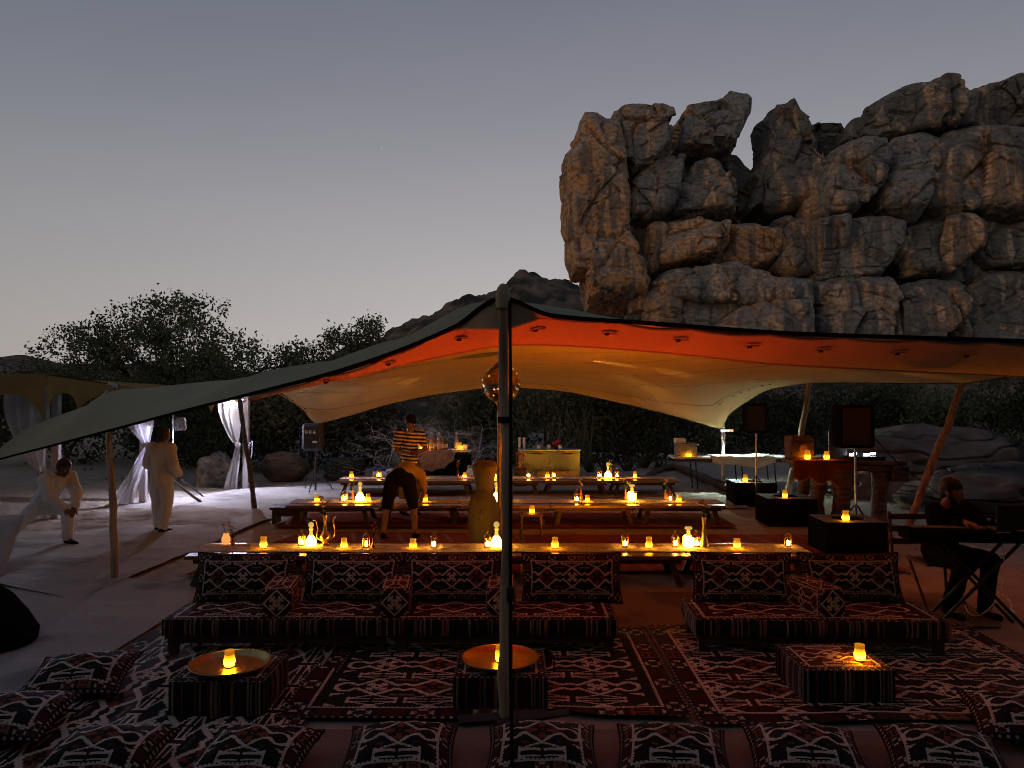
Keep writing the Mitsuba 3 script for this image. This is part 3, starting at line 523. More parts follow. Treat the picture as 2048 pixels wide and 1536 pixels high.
hedge = [(40, 230, 740, 965, 25, 'leaf_dark', 'dark bush behind the left curtains of the marquee'), (200, 420, 740, 975, 24, 'leaf_dark', 'dark bush behind the middle curtain'), (380, 560, 745, 965, 23, 'leaf_dark', 'dark bush between the middle and the brightly lit curtain'),
         (520, 700, 740, 960, 23, 'leaf_olive', 'dark bush behind the speaker at the left tent corner'), (640, 820, 770, 950, 24, 'leaf_grey', 'dim bush left of the striped man'), (880, 1050, 735, 950, 25, 'leaf_olive', 'green bush behind the drinks table'),
         (1010, 1190, 740, 950, 25, 'leaf_olive', 'green bush behind the steel counter'), (1150, 1330, 750, 960, 24, 'leaf_dark', 'dark bush right of the steel counter'), (1290, 1470, 760, 940, 25, 'leaf_olive', 'dim bush behind the grey crates'),
         (1430, 1640, 735, 920, 27, 'leaf_dark', 'dark bush behind the far speaker'), (1600, 1830, 740, 900, 28, 'leaf_dark', 'dark bush on the slope behind the big speaker'), (1790, 2000, 735, 900, 27, 'leaf_olive', 'dark bush behind the top of the long log pole'), (1950, 2200, 730, 930, 26, 'leaf_dark', 'dark bush at the right edge under the cliff')]
for i, (a, b, y0, y1, Y, lf, lab) in enumerate(hedge):
    r = np.random.default_rng(100 + i); n = 11; top = [(a + (b - a) * j / n, y0 + r.uniform(0, 30) + 40 * abs(j / n - 0.5) ** 2) for j in range(n + 1)]
    tree('bush', lab, [(a, y1)] + top + [(b, y1)], Y, 1.3, 620, 10, 0.085, 200 + i, lf, 0.2, 'bush')
# the bare pale thicket behind the drinks table
k = thing('bare_thicket', 'leafless pale thicket catching light behind the drinks table', 'bush')
tw = [branchy((at(q, 900, 21.5)[0], 21.5 + 0.4 * math.sin(q), 0.0), 2.4, 1.0, 300 + i, 4, 0.022, 3, 0.5)[0] for i, q in enumerate((790, 845, 890, 930))]
obj('twigs', P(cat(tw), 'pale_twig', True), k)
k = thing('reed_clump', 'thin upright reeds behind the steel counter', 'reeds')
r = np.random.default_rng(8); st = []
for i in range(46):
    b = at(r.uniform(1090, 1190), 930, 21.8); b[2] = 0; a = r.normal(0, 0.22)
    h = r.uniform(1.2, 2.1); st.append(tube([b, b + [a * h * 0.4, r.normal(0, .1), h * 0.55], b + [a * h, r.normal(0, .2), h]], [0.009, 0.007, 0.003], 4, False))
obj('stems', P(cat(st), 'leaf_olive'), k)
def sword_plant(name, label, x, y, h, n, seed, z=0.0, bs='leaf_sword', parts=True):
    k = thing(name, label, 'plant'); r = np.random.default_rng(seed)
    for i in range(n):
        a = r.uniform(0, 2 * math.pi); lean = r.uniform(0.15, 0.9); L = h * r.uniform(0.7, 1.15); wd = 0.035 * h / 0.6
        d = np.array([math.cos(a), math.sin(a), 0]); s = np.array([-d[1], d[0], 0]); u = np.linspace(0, 1, 7)[:, None]
        c = np.array([x, y, z]) + d * (lean * L * u ** 1.3) + np.array([0, 0, 1]) * (L * (u - 0.32 * lean * u * u)); wv = wd * np.sin(np.pi * (0.12 + 0.88 * u))
        v = np.concatenate([c - s * wv, c + s * wv + [0, 0, 0.0], c + [0, 0, -0.012]]); f = []
        for j in range(6): f += [(j, j + 1, 14 + j + 1), (j, 14 + j + 1, 14 + j), (14 + j, 14 + j + 1, 7 + j + 1), (14 + j, 7 + j + 1, 7 + j)]
        obj('leaf', P(trimesh.Trimesh(v, f, process=False), bs), k)
for i, (px, py, h) in enumerate([(955, 925, 0.55), (985, 930, 0.5), (1180, 945, 0.6), (1215, 950, 0.65), (1255, 950, 0.6), (1290, 940, 0.7), (1320, 930, 0.6)]):
    p = at(px, py, 20.6); sword_plant('sword_plant', ['spiky sword leaved plant left of the tall urn, nearer the drinks table', 'spiky sword leaved plant just behind the tall urn', 'first sword leaved plant right of the steel counter', 'second sword leaved plant right of the steel counter', 'third sword leaved plant right of the steel counter', 'fourth sword leaved plant right of the steel counter', 'sword leaved plant nearest the grey crates'][i], p[0], 20.6 + 0.3 * (i % 2), h, 22, 400 + i)
# big dim boulders of the slope
def lump(name, label, c, s, seed, bsdf='rock', n=4, amp=0.16, catg='boulder'):
    m = trimesh.creation.icosphere(n); v = np.array(m.vertices)
    v = np.sign(v) * np.abs(v) ** 0.8
    v = v * (1 + amp * 2 * fb(v, 1.4, 4, seed)[:, None] + 0.08 * np.abs(fb(v, 3.0, 3, seed + 3))[:, None] - 0.10 * np.clip(1 - np.abs(fb(v * [1, 1, 2.5], 1.6, 2, seed + 8)) / 0.03, 0, 1)[:, None] + 0.05 * fb(v, 9.0, 3, seed + 5)[:, None]) * np.array(s) + np.array(c)
    k = thing(name, label, catg); scene[k] = P(trimesh.Trimesh(v, m.faces, process=False), bsdf, True); return k
lump('slab_boulder', 'long low slab of rock sloping down behind the big speaker', at(1830, 925, 17.5) + [0, 0, -0.55], (2.3, 1.6, 1.35), 5, 'hill_rock', 6, 0.30)
lump('slab_boulder', 'dim rock slab behind the keyboard player', at(2040, 965, 15.0) + [0, 0, -0.55], (2.2, 1.5, 0.85), 6, 'hill_rock', 6, 0.30)
lump('boulder', 'pointed grey rock left of the brightly lit curtain', np.array([at(436, 950, 18.8)[0], 18.8, 0.1]), (0.46, 0.4, 0.66), 7, n=5, amp=0.34)
lump('boulder', 'rounded dark boulder right of the brightly lit curtain', np.array([at(570, 930, 20.0)[0], 20.0, 0.3]), (0.55, 0.5, 0.42), 8, 'hill_rock', 5, 0.26)
lump('boulder', 'dark boulder left of the cool boxes', np.array([at(690, 930, 20.3)[0], 20.3, 0.2]), (0.5, 0.45, 0.36), 9, 'hill_rock', 5, 0.26)
# ------------------------------------------------------------------ woven patterns (flat weave: real colours of the cloth, stepped like stitches)
def segd(x, y, x0, y0, x1, y1):
    dx, dy = x1 - x0, y1 - y0; t_ = dr.clip(((x - x0) * dx + (y - y0) * dy) / (dx * dx + dy * dy), 0, 1)
    return dr.sqrt(dr.square(x - x0 - t_ * dx) + dr.square(y - y0 - t_ * dy))
def gul(a, b):   # a, b: offsets folded to positive, in units of the motif's half size
    hi, lo = dr.maximum(a, b), dr.minimum(a, b)
    m = ((hi < 0.34) & (hi > 0.14)) | ((dr.abs(a - b) < 0.20) & (hi > 0.34) & (hi < 0.92)) | ((lo < 0.13) & (hi < 0.62) & (hi > 0.14)) | ((hi > 0.62) & (hi < 0.92) & (lo > 0.22) & (lo < 0.52))
    return m
K_BLACK, K_CREAM, K_RUST, K_RED, K_GREEN, K_TAN = (0.012, 0.010, 0.010), (0.58, 0.46, 0.33), (0.19, 0.054, 0.024), (0.046, 0.011, 0.010), (0.022, 0.034, 0.020), (0.20, 0.125, 0.07)
def c3(c): return mi.Color3f(*c)
def stripes(u, v):
    i = dr.floor(u / 0.011); r = mikit.cell_rand(i, 3); blk = mikit.cell_rand(dr.floor(u / 0.075), 9)
    c = dr.select(r < 0.34, c3(K_BLACK), dr.select(r < 0.52, c3(K_RED), dr.select(r < 0.68, c3(K_TAN), dr.select(r < 0.80, c3(K_RUST), dr.select(r < 0.90, c3((0.30, 0.22, 0.15)), c3(K_GREEN))))))
    return dr.select(blk < 0.30, c3(K_BLACK) * 1.2, c)
def kilim(hx, hy, b, s, rowH, n, par=0, field=K_BLACK, turn=False, worn=0.0, lw=0.038, redmix=0.0, plain=False):
    cellw = b * 1.25
    def fn(p, nrm, uv):
        reg = dr.floor((uv.x + 5.0) / 10.0); ux, uy = uv.x - reg * 10.0, uv.y
        x, y = (uy, ux) if turn else (ux, uy)
        q = s / 36.0
        xq, yq = (dr.floor(x / q) + 0.5) * q, (dr.floor(y / q) + 0.5) * q
        X = xq / s; Yc = yq / rowH; row = dr.floor(Yc + 0.5); Y = (Yc - row) * 2.0
        ay, ax = dr.abs(Y), dr.abs(X); k = dr.floor(X + 0.5); fx = dr.abs(X - k)
        odd = dr.abs((k + par + row * 0.0) * 0.5 - dr.floor((k + par) * 0.5)) > 0.25
        ends = ax > n + 0.36
        inn = ~ends
        d = dr.minimum(segd(fx, ay, 0.0, 0.62, 0.36, 0.12), dr.select(ax < n, segd(fx, ay, 0.36, 0.12, 0.5, 0.26), 9.0))
        d = dr.select(inn, d, 9.0)
        e = ax - n
        d2 = dr.minimum(dr.minimum(segd(e, ay, 0.36, 0.12, 0.50, 0.32), segd(e, ay, 0.50, 0.32, 0.62, 0.32)), dr.minimum(segd(e, ay, 0.62, 0.32, 0.74, 0.12), segd(e, ay, 0.74, 0.12, 0.74, 0.0)))
        d = dr.minimum(d, dr.select(ends, d2, 9.0))
        dX = dr.minimum(dr.minimum(segd(fx, ay, 0.0, 0.62, 0.40, 0.88), segd(fx, ay, 0.05, 0.90, 0.40, 0.90)), segd(fx, ay, 0.42, 0.80, 0.42, 0.96))
        dX = dr.select(ax < n + 0.47, dX, 9.0)
        line = (d < lw * 1.1) | (dX < (lw * 0.8 if not plain else lw * 0.55))
        inside = (ay < 0.62 - fx * 1.39 - 0.13) & inn
        core = gul(fx / 0.20, ay * 0.5 * rowH / s / 0.20)
        c = c3(field)
        if redmix: c = mikit.mix(c3(field), c3(K_RED), dr.select(FB(xq * 2.0, yq * 2.0, 4.0, 2) > 0.5, redmix, 0.2 * redmix))
        serr = (dr.abs(ay - 0.60) < 0.075 - 0.11 * dr.abs((fx * 14.0) - dr.floor(fx * 14.0) - 0.5)) & (fx > 0.27) & (ax < n + 0.4)
        pick = mikit.cell_rand(dr.floor(X), dr.select(Y > 0, 1.0, 0.0), row)
        if plain: serr = serr & (pick > 0.55)
        c = dr.select(serr, dr.select(pick < 0.4, c3(K_RUST), dr.select(pick < 0.7, c3(K_GREEN) * 1.6, c3(K_TAN))), c)
        side = (ax > n + 0.52) & (ax < n + 0.78) & (ay > 0.52) & (ay < 0.52 + 0.26 * (ax - n - 0.52) / 0.26 * (0.5 + 0.5 * mikit.cell_rand(dr.floor(ax * 20))))
        c = dr.select(side, c3(K_CREAM) * 0.9, c)
        c = dr.select(inside & odd, c3(K_RUST), c)
        c = dr.select(core & inside, dr.select(odd, c3(K_BLACK), c3(K_CREAM)), c)
        c = dr.select(line, c3(K_CREAM), c)
        # the frame and the border of squares
        fd = dr.minimum(hx - b - dr.abs(xq), hy - b - dr.abs(yq)); along = dr.select(hx - dr.abs(xq) < hy - dr.abs(yq), yq, xq)
        tooth = q * 1.2 * dr.select(dr.abs(along / (q * 3) - dr.floor(along / (q * 3)) - 0.5) > 0.25, 1.0, 0.0)
        c = dr.select((fd < q * 0.55 + tooth * 0.7) & (fd > -q * 0.6), c3(K_CREAM) * 0.95, c)
        onside = hx - dr.abs(x) < b
        ci = dr.floor(dr.select(onside, y, x) / cellw + 0.5); la = dr.abs(dr.select(onside, y, x) - ci * cellw) / (cellw * 0.5)
        lb = dr.abs((hx - b * 0.5) - dr.abs(x)) / (b * 0.5); lb = dr.select(onside, lb, dr.abs((hy - b * 0.5) - dr.abs(y)) / (b * 0.5))
        la, lb = (dr.floor(la * 8) + 0.5) / 8, (dr.floor(lb * 8) + 0.5) / 8
        cr = mikit.cell_rand(ci, dr.select(onside, 5.0, 7.0)); m4 = ci - 2.0 * dr.floor(ci * 0.5)
        hi, lo = dr.maximum(la, lb), dr.minimum(la, lb)
        flower = ((hi < 0.74) & (lo < hi * 0.52) & (hi > 0.22)) & ~((lo < 0.10) & (hi < 0.5))
        hook = (hi < 0.72) & (((la > 0.50)) | ((lb < 0.14)) | ((lb > 0.5) & (la < 0.28)))
        bc = dr.select(cr < 0.45, c3(K_RED), dr.select(cr < 0.75, c3(K_BLACK) * 1.5, c3(K_RUST) * 0.6))
        bc = dr.select((m4 < 0.5) & flower, c3(K_CREAM) * 0.85, bc)
        bc = dr.select((m4 > 0.5) & hook & (cr > 0.3), dr.select(cr > 0.65, c3(K_TAN), c3(K_RUST)), bc)
        bc = dr.select(la > 0.93, c3(K_BLACK), bc)
        c = dr.select(fd < -q * 0.6, bc, c)
        od = dr.minimum(hx - dr.abs(xq), hy - dr.abs(yq))
        c = dr.select(od < q * 2.2, dr.select((od < q * 1.3) & (dr.abs(along / (q * 5) - dr.floor(along / (q * 5)) - 0.5) > 0.28), c3(K_CREAM) * 0.6, c3(K_BLACK)), c)
        c = c * (0.88 + 0.18 * mikit.cell_rand(dr.floor(x / q), dr.floor(y / q), 2)) * (0.8 + 0.4 * FB(ux * 2.3, uy * 2.3, 5.0, 3))
        # striped sides (region 1) and the bolster's end face (region 2)
        ex, ey = dr.abs(ux), dr.abs(uy); dm = ex + ey
        eq = 0.006; exq, eyq = (dr.floor(ex / eq) + 0.5) * eq, (dr.floor(ey / eq) + 0.5) * eq
        ring = (exq + eyq > 0.098) & (exq + eyq < 0.118)
        ec = dr.select(exq + eyq > 0.118, c3(K_RED), c3(K_BLACK)); ec = dr.select(ring, c3(K_CREAM), ec)
        ec = dr.select(gul(exq / 0.062, eyq / 0.062), c3((0.52, 0.40, 0.22)), ec)
        ec = dr.select((dr.maximum(ex, ey) > 0.095) & (dr.minimum(ex, ey) > 0.075) & (dr.minimum(ex, ey) < 0.095), c3(K_CREAM) * 0.8, ec)
        return dr.select(reg < 0.5, c, dr.select(reg < 1.5, stripes(ux, uy), ec))
    return fn
def cloth(name, fn): mat(name, {'type': 'twosided', 'bsdf': {'type': 'principled', 'base_color': mikit.proc(fn), 'roughness': 0.9, 'specular': 0.15, 'sheen': 0.25}})
cloth('kilim_back', kilim(0.455, 0.225, 0.072, 0.235, 0.30, 1, 0))
cloth('kilim_seat', kilim(0.945, 0.34, 0.07, 0.44, 0.50, 1, 0, field=(0.055, 0.013, 0.012), redmix=0.4))
cloth('kilim_floor', kilim(0.345, 0.345, 0.088, 0.34, 0.42, 0, 1))
cloth('kilim_ottoman', kilim(0.32, 0.29, 0.07, 0.30, 0.36, 0, 0, field=(0.08, 0.016, 0.013)))
cloth('kilim_bolster', kilim(0.26, 0.13, 0.03, 0.20, 0.24, 1, 0, field=(0.08, 0.016, 0.013)))
cloth('kilim_rug', kilim(1.39, 1.02, 0.17, 0.405, 0.475, 2, 0, plain=True, lw=0.046))
cloth('kilim_rug_red', kilim(1.50, 1.08, 0.17, 0.42, 0.49, 3, 1, redmix=0.8, plain=True, lw=0.046))
cloth('kilim_rug_long', kilim(1.62, 0.97, 0.16, 0.46, 0.455, 3, 1, turn=True, redmix=0.35, lw=0.058, plain=True))
diffuse('tassel', (0.05, 0.012, 0.012))

# ------------------------------------------------------------------ kilim furniture
def pillow_mesh(hx, hy, th, n=40, power=0.55, pull=0.055, wob_=0.010, seed=0):
    u, v = np.meshgrid(np.linspace(-1, 1, n), np.linspace(-1, 1, n), indexing='ij')
    ex, ey = np.sign(u) * np.abs(u) ** 0.85, np.sign(v) * np.abs(v) ** 0.85
    t_ = th * (np.clip(1 - ex ** 2, 0, 1) * np.clip(1 - ey ** 2, 0, 1)) ** power
    X = ex * hx * (1 - pull * (1 - ey ** 2) + 0.0); Y = ey * hy * (1 - pull * 1.5 * (1 - ex ** 2))
    q = np.stack([X * 6, Y * 6, X * 0 + seed * 3.1], -1); dz = wob_ * 2 * fb(q, 1.0, 3, seed)
    edge = np.clip(1 - np.maximum(np.abs(u), np.abs(v)), 0, 1)
    a = gridmesh(X, Y, t_ + dz * np.clip(edge * 6, 0, 1)); b = gridmesh(X, Y, -t_ * 0.9 + dz * np.clip(edge * 6, 0, 1), True)
    m = trimesh.Trimesh(np.vstack([a.vertices, b.vertices]), np.vstack([a.faces, b.faces + len(a.vertices)]), process=False)
    uv_ = np.stack([ex * hx, ey * hy], -1).reshape(-1, 2)
    rim = np.concatenate([np.stack([X[:, 0], Y[:, 0]], -1), np.stack([X[-1], Y[-1]], -1), np.stack([X[::-1, -1], Y[::-1, -1]], -1), np.stack([X[0, ::-1], Y[0, ::-1]], -1)])
    return m, np.vstack([uv_, uv_]), np.column_stack([rim, rim[:, 0] * 0])
def padbox(w, d, h, bulge=0.012, top=True, nseg=14, r=0.02):
    """upholstered block on z = 0 .. h: the top carries the kilim (region 0), the four sides the stripes (region 1)"""
    V, Fc, U = [], [], []; at_ = 0
    def face(o, a, b, na, nb, ru, nrm):
        nonlocal at_
        u, v = np.meshgrid(np.linspace(0, 1, na), np.linspace(0, 1, nb), indexing='ij')
        bl = bulge * (np.sin(np.pi * u) * np.sin(np.pi * v)) ** 0.5
        q = np.array(o) + u[..., None] * np.array(a) + v[..., None] * np.array(b) + bl[..., None] * np.array(nrm)
        m = gridmesh(q[..., 0], q[..., 1], q[..., 2]); V.append(m.vertices); Fc.append(m.faces + at_); at_ += len(m.vertices)
        U.append(np.stack([ru(u, v)[0], ru(u, v)[1]], -1).reshape(-1, 2))
    W, D = w / 2, d / 2
    face((-W, -D, h), (w, 0, 0), (0, d, 0), nseg * 2, nseg, lambda u, v: ((u - .5) * w, (v - .5) * d), (0, 0, 1))
    face((-W, -D, 0), (w, 0, 0), (0, 0, h), nseg * 2, 6, lambda u, v: (10 + (u - .5) * w, v * h), (0, -1, 0))
    face((W, D, 0), (-w, 0, 0), (0, 0, h), nseg * 2, 6, lambda u, v: (10 + (u - .5) * w, v * h), (0, 1, 0))
    face((W, -D, 0), (0, d, 0), (0, 0, h), nseg, 6, lambda u, v: (10 + (u - .5) * d, v * h), (1, 0, 0))
    face((-W, D, 0), (0, -d, 0), (0, 0, h), nseg, 6, lambda u, v: (10 + (u - .5) * d, v * h), (-1, 0, 0))
    return trimesh.Trimesh(np.vstack(V), np.vstack(Fc), process=False), np.vstack(U)
def sofa_kit(w):
    kt = Kit(); m, u = padbox(w, 0.68, 0.135, 0.02); m.apply_translation((0, 0, 0.16)); sc = np.array([0.945 / (w / 2), 1.0])
    reg = np.floor((u[:, 0] + 5) / 10); u = u.copy(); u[reg == 0, 0] *= sc[0]
    kt.add('mattress', P(m, 'kilim_seat', True, uv=u))
    a, pth = None, [(-w / 2, -.34, .295), (w / 2, -.34, .295)]
    kt.add('frame', P(cat([box(0, 0, 0.145, w - 0.02, 0.64, 0.035, 0.006), box(0, -0.29, 0.115, w - 0.06, 0.03, 0.05, 0.005), box(0, 0.29, 0.115, w - 0.06, 0.03, 0.05, 0.005)]), 'dark_wood'))
    for i, (x, y) in enumerate([(-1, -1), (1, -1), (-1, 1), (1, 1)]):
        kt.add('leg' + (f'_{i:03d}' if i else ''), P(box(x * (w / 2 - 0.07), y * 0.27, 0.06, 0.075, 0.07, 0.122, 0.006), 'dark_wood'))
    return kt
s19, s20 = sofa_kit(1.88), sofa_kit(2.08)
sofas = [(s19, (-1.97, 6.80, 0), 0, 'left kilim floor sofa with two back cushions'), (s19, (-0.06, 6.80, 0), 0, 'middle kilim floor sofa crossed by the tall front pole'), (s20, (2.58, 6.76, 0), -2.0, 'right kilim floor sofa standing apart from the other two')]
for kt, loc, rz, lab in sofas: kt.place('kilim_sofa', lab, 'sofa', M(loc, rz), 'low kilim sofas in a row')
def tassel_mesh(L=0.075):
    return cat([lathe([(0.001, 0), (0.011, -0.006), (0.012, -0.02), (0.007, -0.026), (0.014, -L * 0.6), (0.016, -L), (0.001, -L)], 8)])
bk = Kit(); pm, pu, rim = pillow_mesh(0.455, 0.225, 0.115, 44, seed=1)
bk.add('cover', P(pm, 'kilim_back', True, uv=pu)); bk.add('piping', P(tube(rim, 0.007, 5, False), 'tassel', True))
backs = [(493, 1160, 'leftmost back cushion, on the left sofa'), (708, 1163, 'back cushion at the right end of the left sofa'), (905, 1160, 'back cushion left of the tall pole, on the middle sofa'), (1143, 1160, 'back cushion right of the tall pole, on the middle sofa'), (1484, 1164, 'back cushion at the left end of the right sofa'), (1700, 1164, 'rightmost back cushion, on the right sofa')]
for i, (px, py, lab) in enumerate(backs):
    p = at(px, py, 7.05); p[2] = 0.30 + 0.205
    bk.place('back_cushion', 'black and cream kilim ' + lab, 'cushion', M(p, [1.5, -2.0, 1.0, -1.0, -3.0, -1.5][i], 1.0, 74, [0.6, -0.5, -0.8, 0.4, 1.2, -0.8][i]), 'kilim back cushions on the sofas')
bo = Kit(); bw, bh, bl = 0.235, 0.225, 0.52
bm, bu = padbox(bw, bl, bh, 0.014)
reg = np.floor((bu[:, 0] + 5) / 10)
tp = reg == 0; bu = bu.copy(); bu[tp] = bu[tp][:, ::-1]
n1, n2 = 28 * 14, 28 * 6
fr_ = slice(n1, n1 + n2); bu[fr_] = np.column_stack([20 + (bu[fr_, 0] - 10), bu[fr_, 1] - bh / 2])
for k_ in (n1 + 2 * n2, n1 + 2 * n2 + 14 * 6):
    sl = slice(k_, k_ + 14 * 6); bu[sl] = np.column_stack([bu[sl, 0] - 10, bu[sl, 1] - bh / 2])
bo.add('cover', P(bm, 'kilim_bolster', True, uv=bu))
for (px, py, Y, rz, lab) in [(545, 1240, 6.50, 6, 'on the left sofa between its two back cushions'), (784, 1240, 6.52, 4, 'where the left and middle sofas meet'), (1001, 1240, 6.52, 0, 'on the middle sofa half hidden by the tall pole'), (1655, 1247, 6.48, 12, 'on the right sofa between its two back cushions')]:
    p = at(px, py, Y); bo.place('bolster', 'kilim bolster ' + lab, 'bolster', M((p[0], p[1] + 0.28, 0.305), rz), 'kilim block bolsters on the sofas')
ot = Kit(); om, ou = padbox(0.64, 0.58, 0.235, 0.012); ot.add('cover', P(om, 'kilim_ottoman', True, uv=ou)); ot.add('base', P(box(0, 0, 0.01, 0.6, 0.54, 0.03), 'black_cloth'))
for (px, lab) in [(432, 'left kilim ottoman under a round brass tray'), (1000, 'middle kilim ottoman under a round brass tray, behind the pole'), (1728, 'right kilim ottoman with only a votive on it')]:
    p = at(px, 1430, 5.22); ot.place('ottoman', lab, 'ottoman', M((p[0], 5.22 + [0.0, 0.08, 0.22][[432, 1000, 1728].index(px)] + 0.29, 0.0), 0), 'striped kilim ottomans used as tables')
tr = Kit(); rsc = [(0.001, 0.004), (0.20, 0.004), (0.235, 0.012), (0.262, 0.034), (0.275, 0.036), (0.278, 0.032), (0.262, 0.022), (0.24, 0.0), (0.001, 0.0)]
tr.add('plate', P(lathe(rsc, 56), 'brass', 40))
tr.add('rim_ring', P(tube([(0.275 * math.cos(a), 0.275 * math.sin(a), 0.036) for a in np.linspace(0, 2 * math.pi, 57)], 0.006, 6, False), 'brass_dark', True))
for (px, Y, lab) in [(461, 5.47, 'round brass tray on the left ottoman'), (1000, 5.58, 'round brass tray on the middle ottoman behind the pole')]:
    tr.place('brass_tray', lab, 'tray', M((at(px, 1300, Y)[0], Y, 0.249), 30), 'round brass trays on ottomans')
# rugs under the sofas
def rug(lab, poly, bs, cx, cy, seed, z, rot=0.0):
    k = thing('kilim_rug', lab, 'rug'); c_, s_ = math.cos(rot), math.sin(rot)
    scene[k] = sheet('r', poly, bs, z, 0.05, 0.016, (1.6, 1.1), seed, uvf=lambda v: np.column_stack([(v[:, 0] - cx) * c_ + (v[:, 1] - cy) * s_, -(v[:, 0] - cx) * s_ + (v[:, 1] - cy) * c_]))
rug('black and cream kilim rug under the middle ottoman', [(-1.57, 5.18), (-0.2, 5.15), (0.3, 5.30), (0.55, 5.22), (1.21, 5.17), (1.21, 7.22), (-1.57, 7.22)], 'kilim_rug', -0.18, 6.19, 51, 0.014)
rug('dark red kilim rug under the right ottoman', [(1.24, 5.08), (2.6, 5.14), (4.24, 5.16), (4.24, 7.30), (1.24, 7.26)], 'kilim_rug_red', 2.74, 6.18, 52, 0.010)
rug('long kilim rug with bold zigzags under the left ottoman', [(-3.28, 3.9), (-1.36, 3.9), (-1.36, 5.2), (-1.34, 7.12), (-3.28, 7.12)], 'kilim_rug_long', -2.32, 5.52, 53, 0.006)
# floor cushions along the bottom of the view
fc = Kit(); fm, fu, frim = pillow_mesh(0.345, 0.345, 0.125, 40, power=0.62, pull=0.075, wob_=0.016, seed=5)
fc.add('cover', P(fm, 'kilim_floor', True, uv=fu)); fc.add('piping', P(tube(frim, 0.007, 5, False), 'tassel', True))
for i, (sx, sy) in enumerate([(-1, -1), (1, -1), (-1, 1), (1, 1)]):
    tm = tassel_mesh(); tm.apply_transform(trimesh.transformations.rotation_matrix(math.radians(62), (-sy, sx, 0))); tm.apply_translation((sx * 0.345, sy * 0.345, 0.0))
    fc.add('tassel' + (f'_{i:03d}' if i else ''), P(tm, 'tassel', 40))
for (px, Y, rz, lab) in [(205, 4.40, 2, 'in the front row, second from the left edge'), (505, 4.40, -3, 'in the front row, at the right edge of the long rug'), (800, 4.44, 2, 'in the front row, first left of the pole'), (1084, 4.45, -2, 'in the front row, right behind the guy strap'), (1345, 4.42, -9, 'in the front row, first right of the guy strap'),
                         (1612, 4.42, -10, 'in the front row, second right of the guy strap'), (1890, 4.40, -16, 'in the front row, below the right ottoman')]:
    fc.place('floor_cushion', 'square kilim floor cushion ' + lab, 'floor cushion', M((at(px, 1500, Y)[0], Y, 0.115), rz, (0.92, 0.92, 1.12), 4), 'square kilim floor cushions')
for (px, Y, rz, z, rx, lab) in [(160, 5.72, 12, 0.105, 6, 'lying alone on bare sand left of the long rug'), (10, 4.95, 8, 0.105, 3, 'cut by the left picture edge'), (2060, 4.92, -20, 0.105, 3, 'cut by the right picture edge')]:
    fc.place('floor_cushion', 'square kilim floor cushion ' + lab, 'floor cushion', M((at(px, 1400, Y)[0], Y, z), rz, 1.0, rx), 'square kilim floor cushions')
bb_ = lathe([(0.001, 0.62), (0.10, 0.60), (0.22, 0.50), (0.36, 0.30), (0.46, 0.12), (0.44, 0.02), (0.001, 0.0)], 28); bb_.vertices *= [0.85, 0.85, 0.85]; bb_.apply_translation(gd(-30, 1290) * [1, 1, 0] + [0.02, 0.0, 0])
k = thing('beanbag', 'black slumped beanbag at the left picture edge', 'beanbag'); scene[k] = P(bb_, 'black_cloth', True)
pw, pwu, _ = pillow_mesh(0.30, 0.42, 0.10, 30, seed=9); k = thing('pale_cushion', 'pale plain cushion leaning at the left picture edge', 'cushion'); diffuse('linen', (0.52, 0.46, 0.40))
pw.apply_transform(trimesh.transformations.rotation_matrix(math.radians(62), (1, 0, 0))); pw.apply_translation(gd(-22, 1150) * [1, 1, 0] + [0, 0, 0.33]); scene[k] = P(pw, 'linen', True)

# ------------------------------------------------------------------ low tables
TZ = 0.335
ROWS = [(8.82, 9.62, -3.74, 3.46), (12.90, 13.75, -3.78, 3.58), (16.65, 17.75, -3.78, 3.60)]
NT_ = 5
for ri, (y0, y1, x0, x1) in enumerate(ROWS):
    w = (x1 - x0) / NT_; kt = Kit(); npl = 4; d = (y1 - y0)
    for j in range(npl):
        kt.add('plank' + (f'_{j:03d}' if j else ''), P(box(0, -d / 2 + d * (j + .5) / npl, TZ - 0.022, w - 0.012, d / npl - 0.006, 0.044 + 0.002 * (j % 2), 0.005), 'table_wood'))
    kt.add('apron', P(cat([box(0, -d / 2 + 0.10, TZ - 0.075, w - 0.16, 0.03, 0.06), box(0, d / 2 - 0.10, TZ - 0.075, w - 0.16, 0.03, 0.06)]), 'dark_wood'))
    c = 0
    for sx in (-1, 1):
        for sy in (-1, 1):
            lg = tube([(sx * (w / 2 - 0.20), sy * (d / 2 - 0.16), TZ - 0.04), (sx * (w / 2 - 0.10), sy * (d / 2 - 0.05), -0.02)], 0.048, 4)
            kt.add('leg' + (f'_{c:03d}' if c else ''), P(lg, 'dark_wood')); c += 1
    for i in range(NT_):
        nm = ['first', 'second', 'third', 'fourth', 'fifth'][i]; rr_ = ['front', 'middle', 'rear'][ri]
        kt.place('low_table', f'low plank table, {nm} from the left in the {rr_} row', 'table', M((x0 + w * (i + .5), (y0 + y1) / 2, 0), 0.35 * math.sin(i * 2.1 + ri)), f'low plank tables of the {rr_} row')
def runner_col(p, n, uv):
    a = dr.abs(uv.y); v = FB(uv.x * 9.0, uv.y * 22.0, 1.0, 3); sc_ = dr.sin(uv.x * 10.5) * 0.07
    line = dr.abs(a - 0.10 - sc_) < 0.010
    ring = dr.abs(dr.sqrt(dr.square((uv.x * 1.1 - dr.floor(uv.x * 1.1) - 0.5) / 1.1) + dr.square(uv.y * 1.6)) - 0.16) < 0.012
    lf = (v > 0.60) & (a < 0.17)
    return dr.select(line | ring | lf, mi.Color3f(0.36, 0.27, 0.18), mi.Color3f(0.60, 0.52, 0.42)) * (0.86 + 0.28 * FB(uv.x * 3, uv.y * 3, 0, 2))
diffuse('runner_cloth', mikit.proc(runner_col))
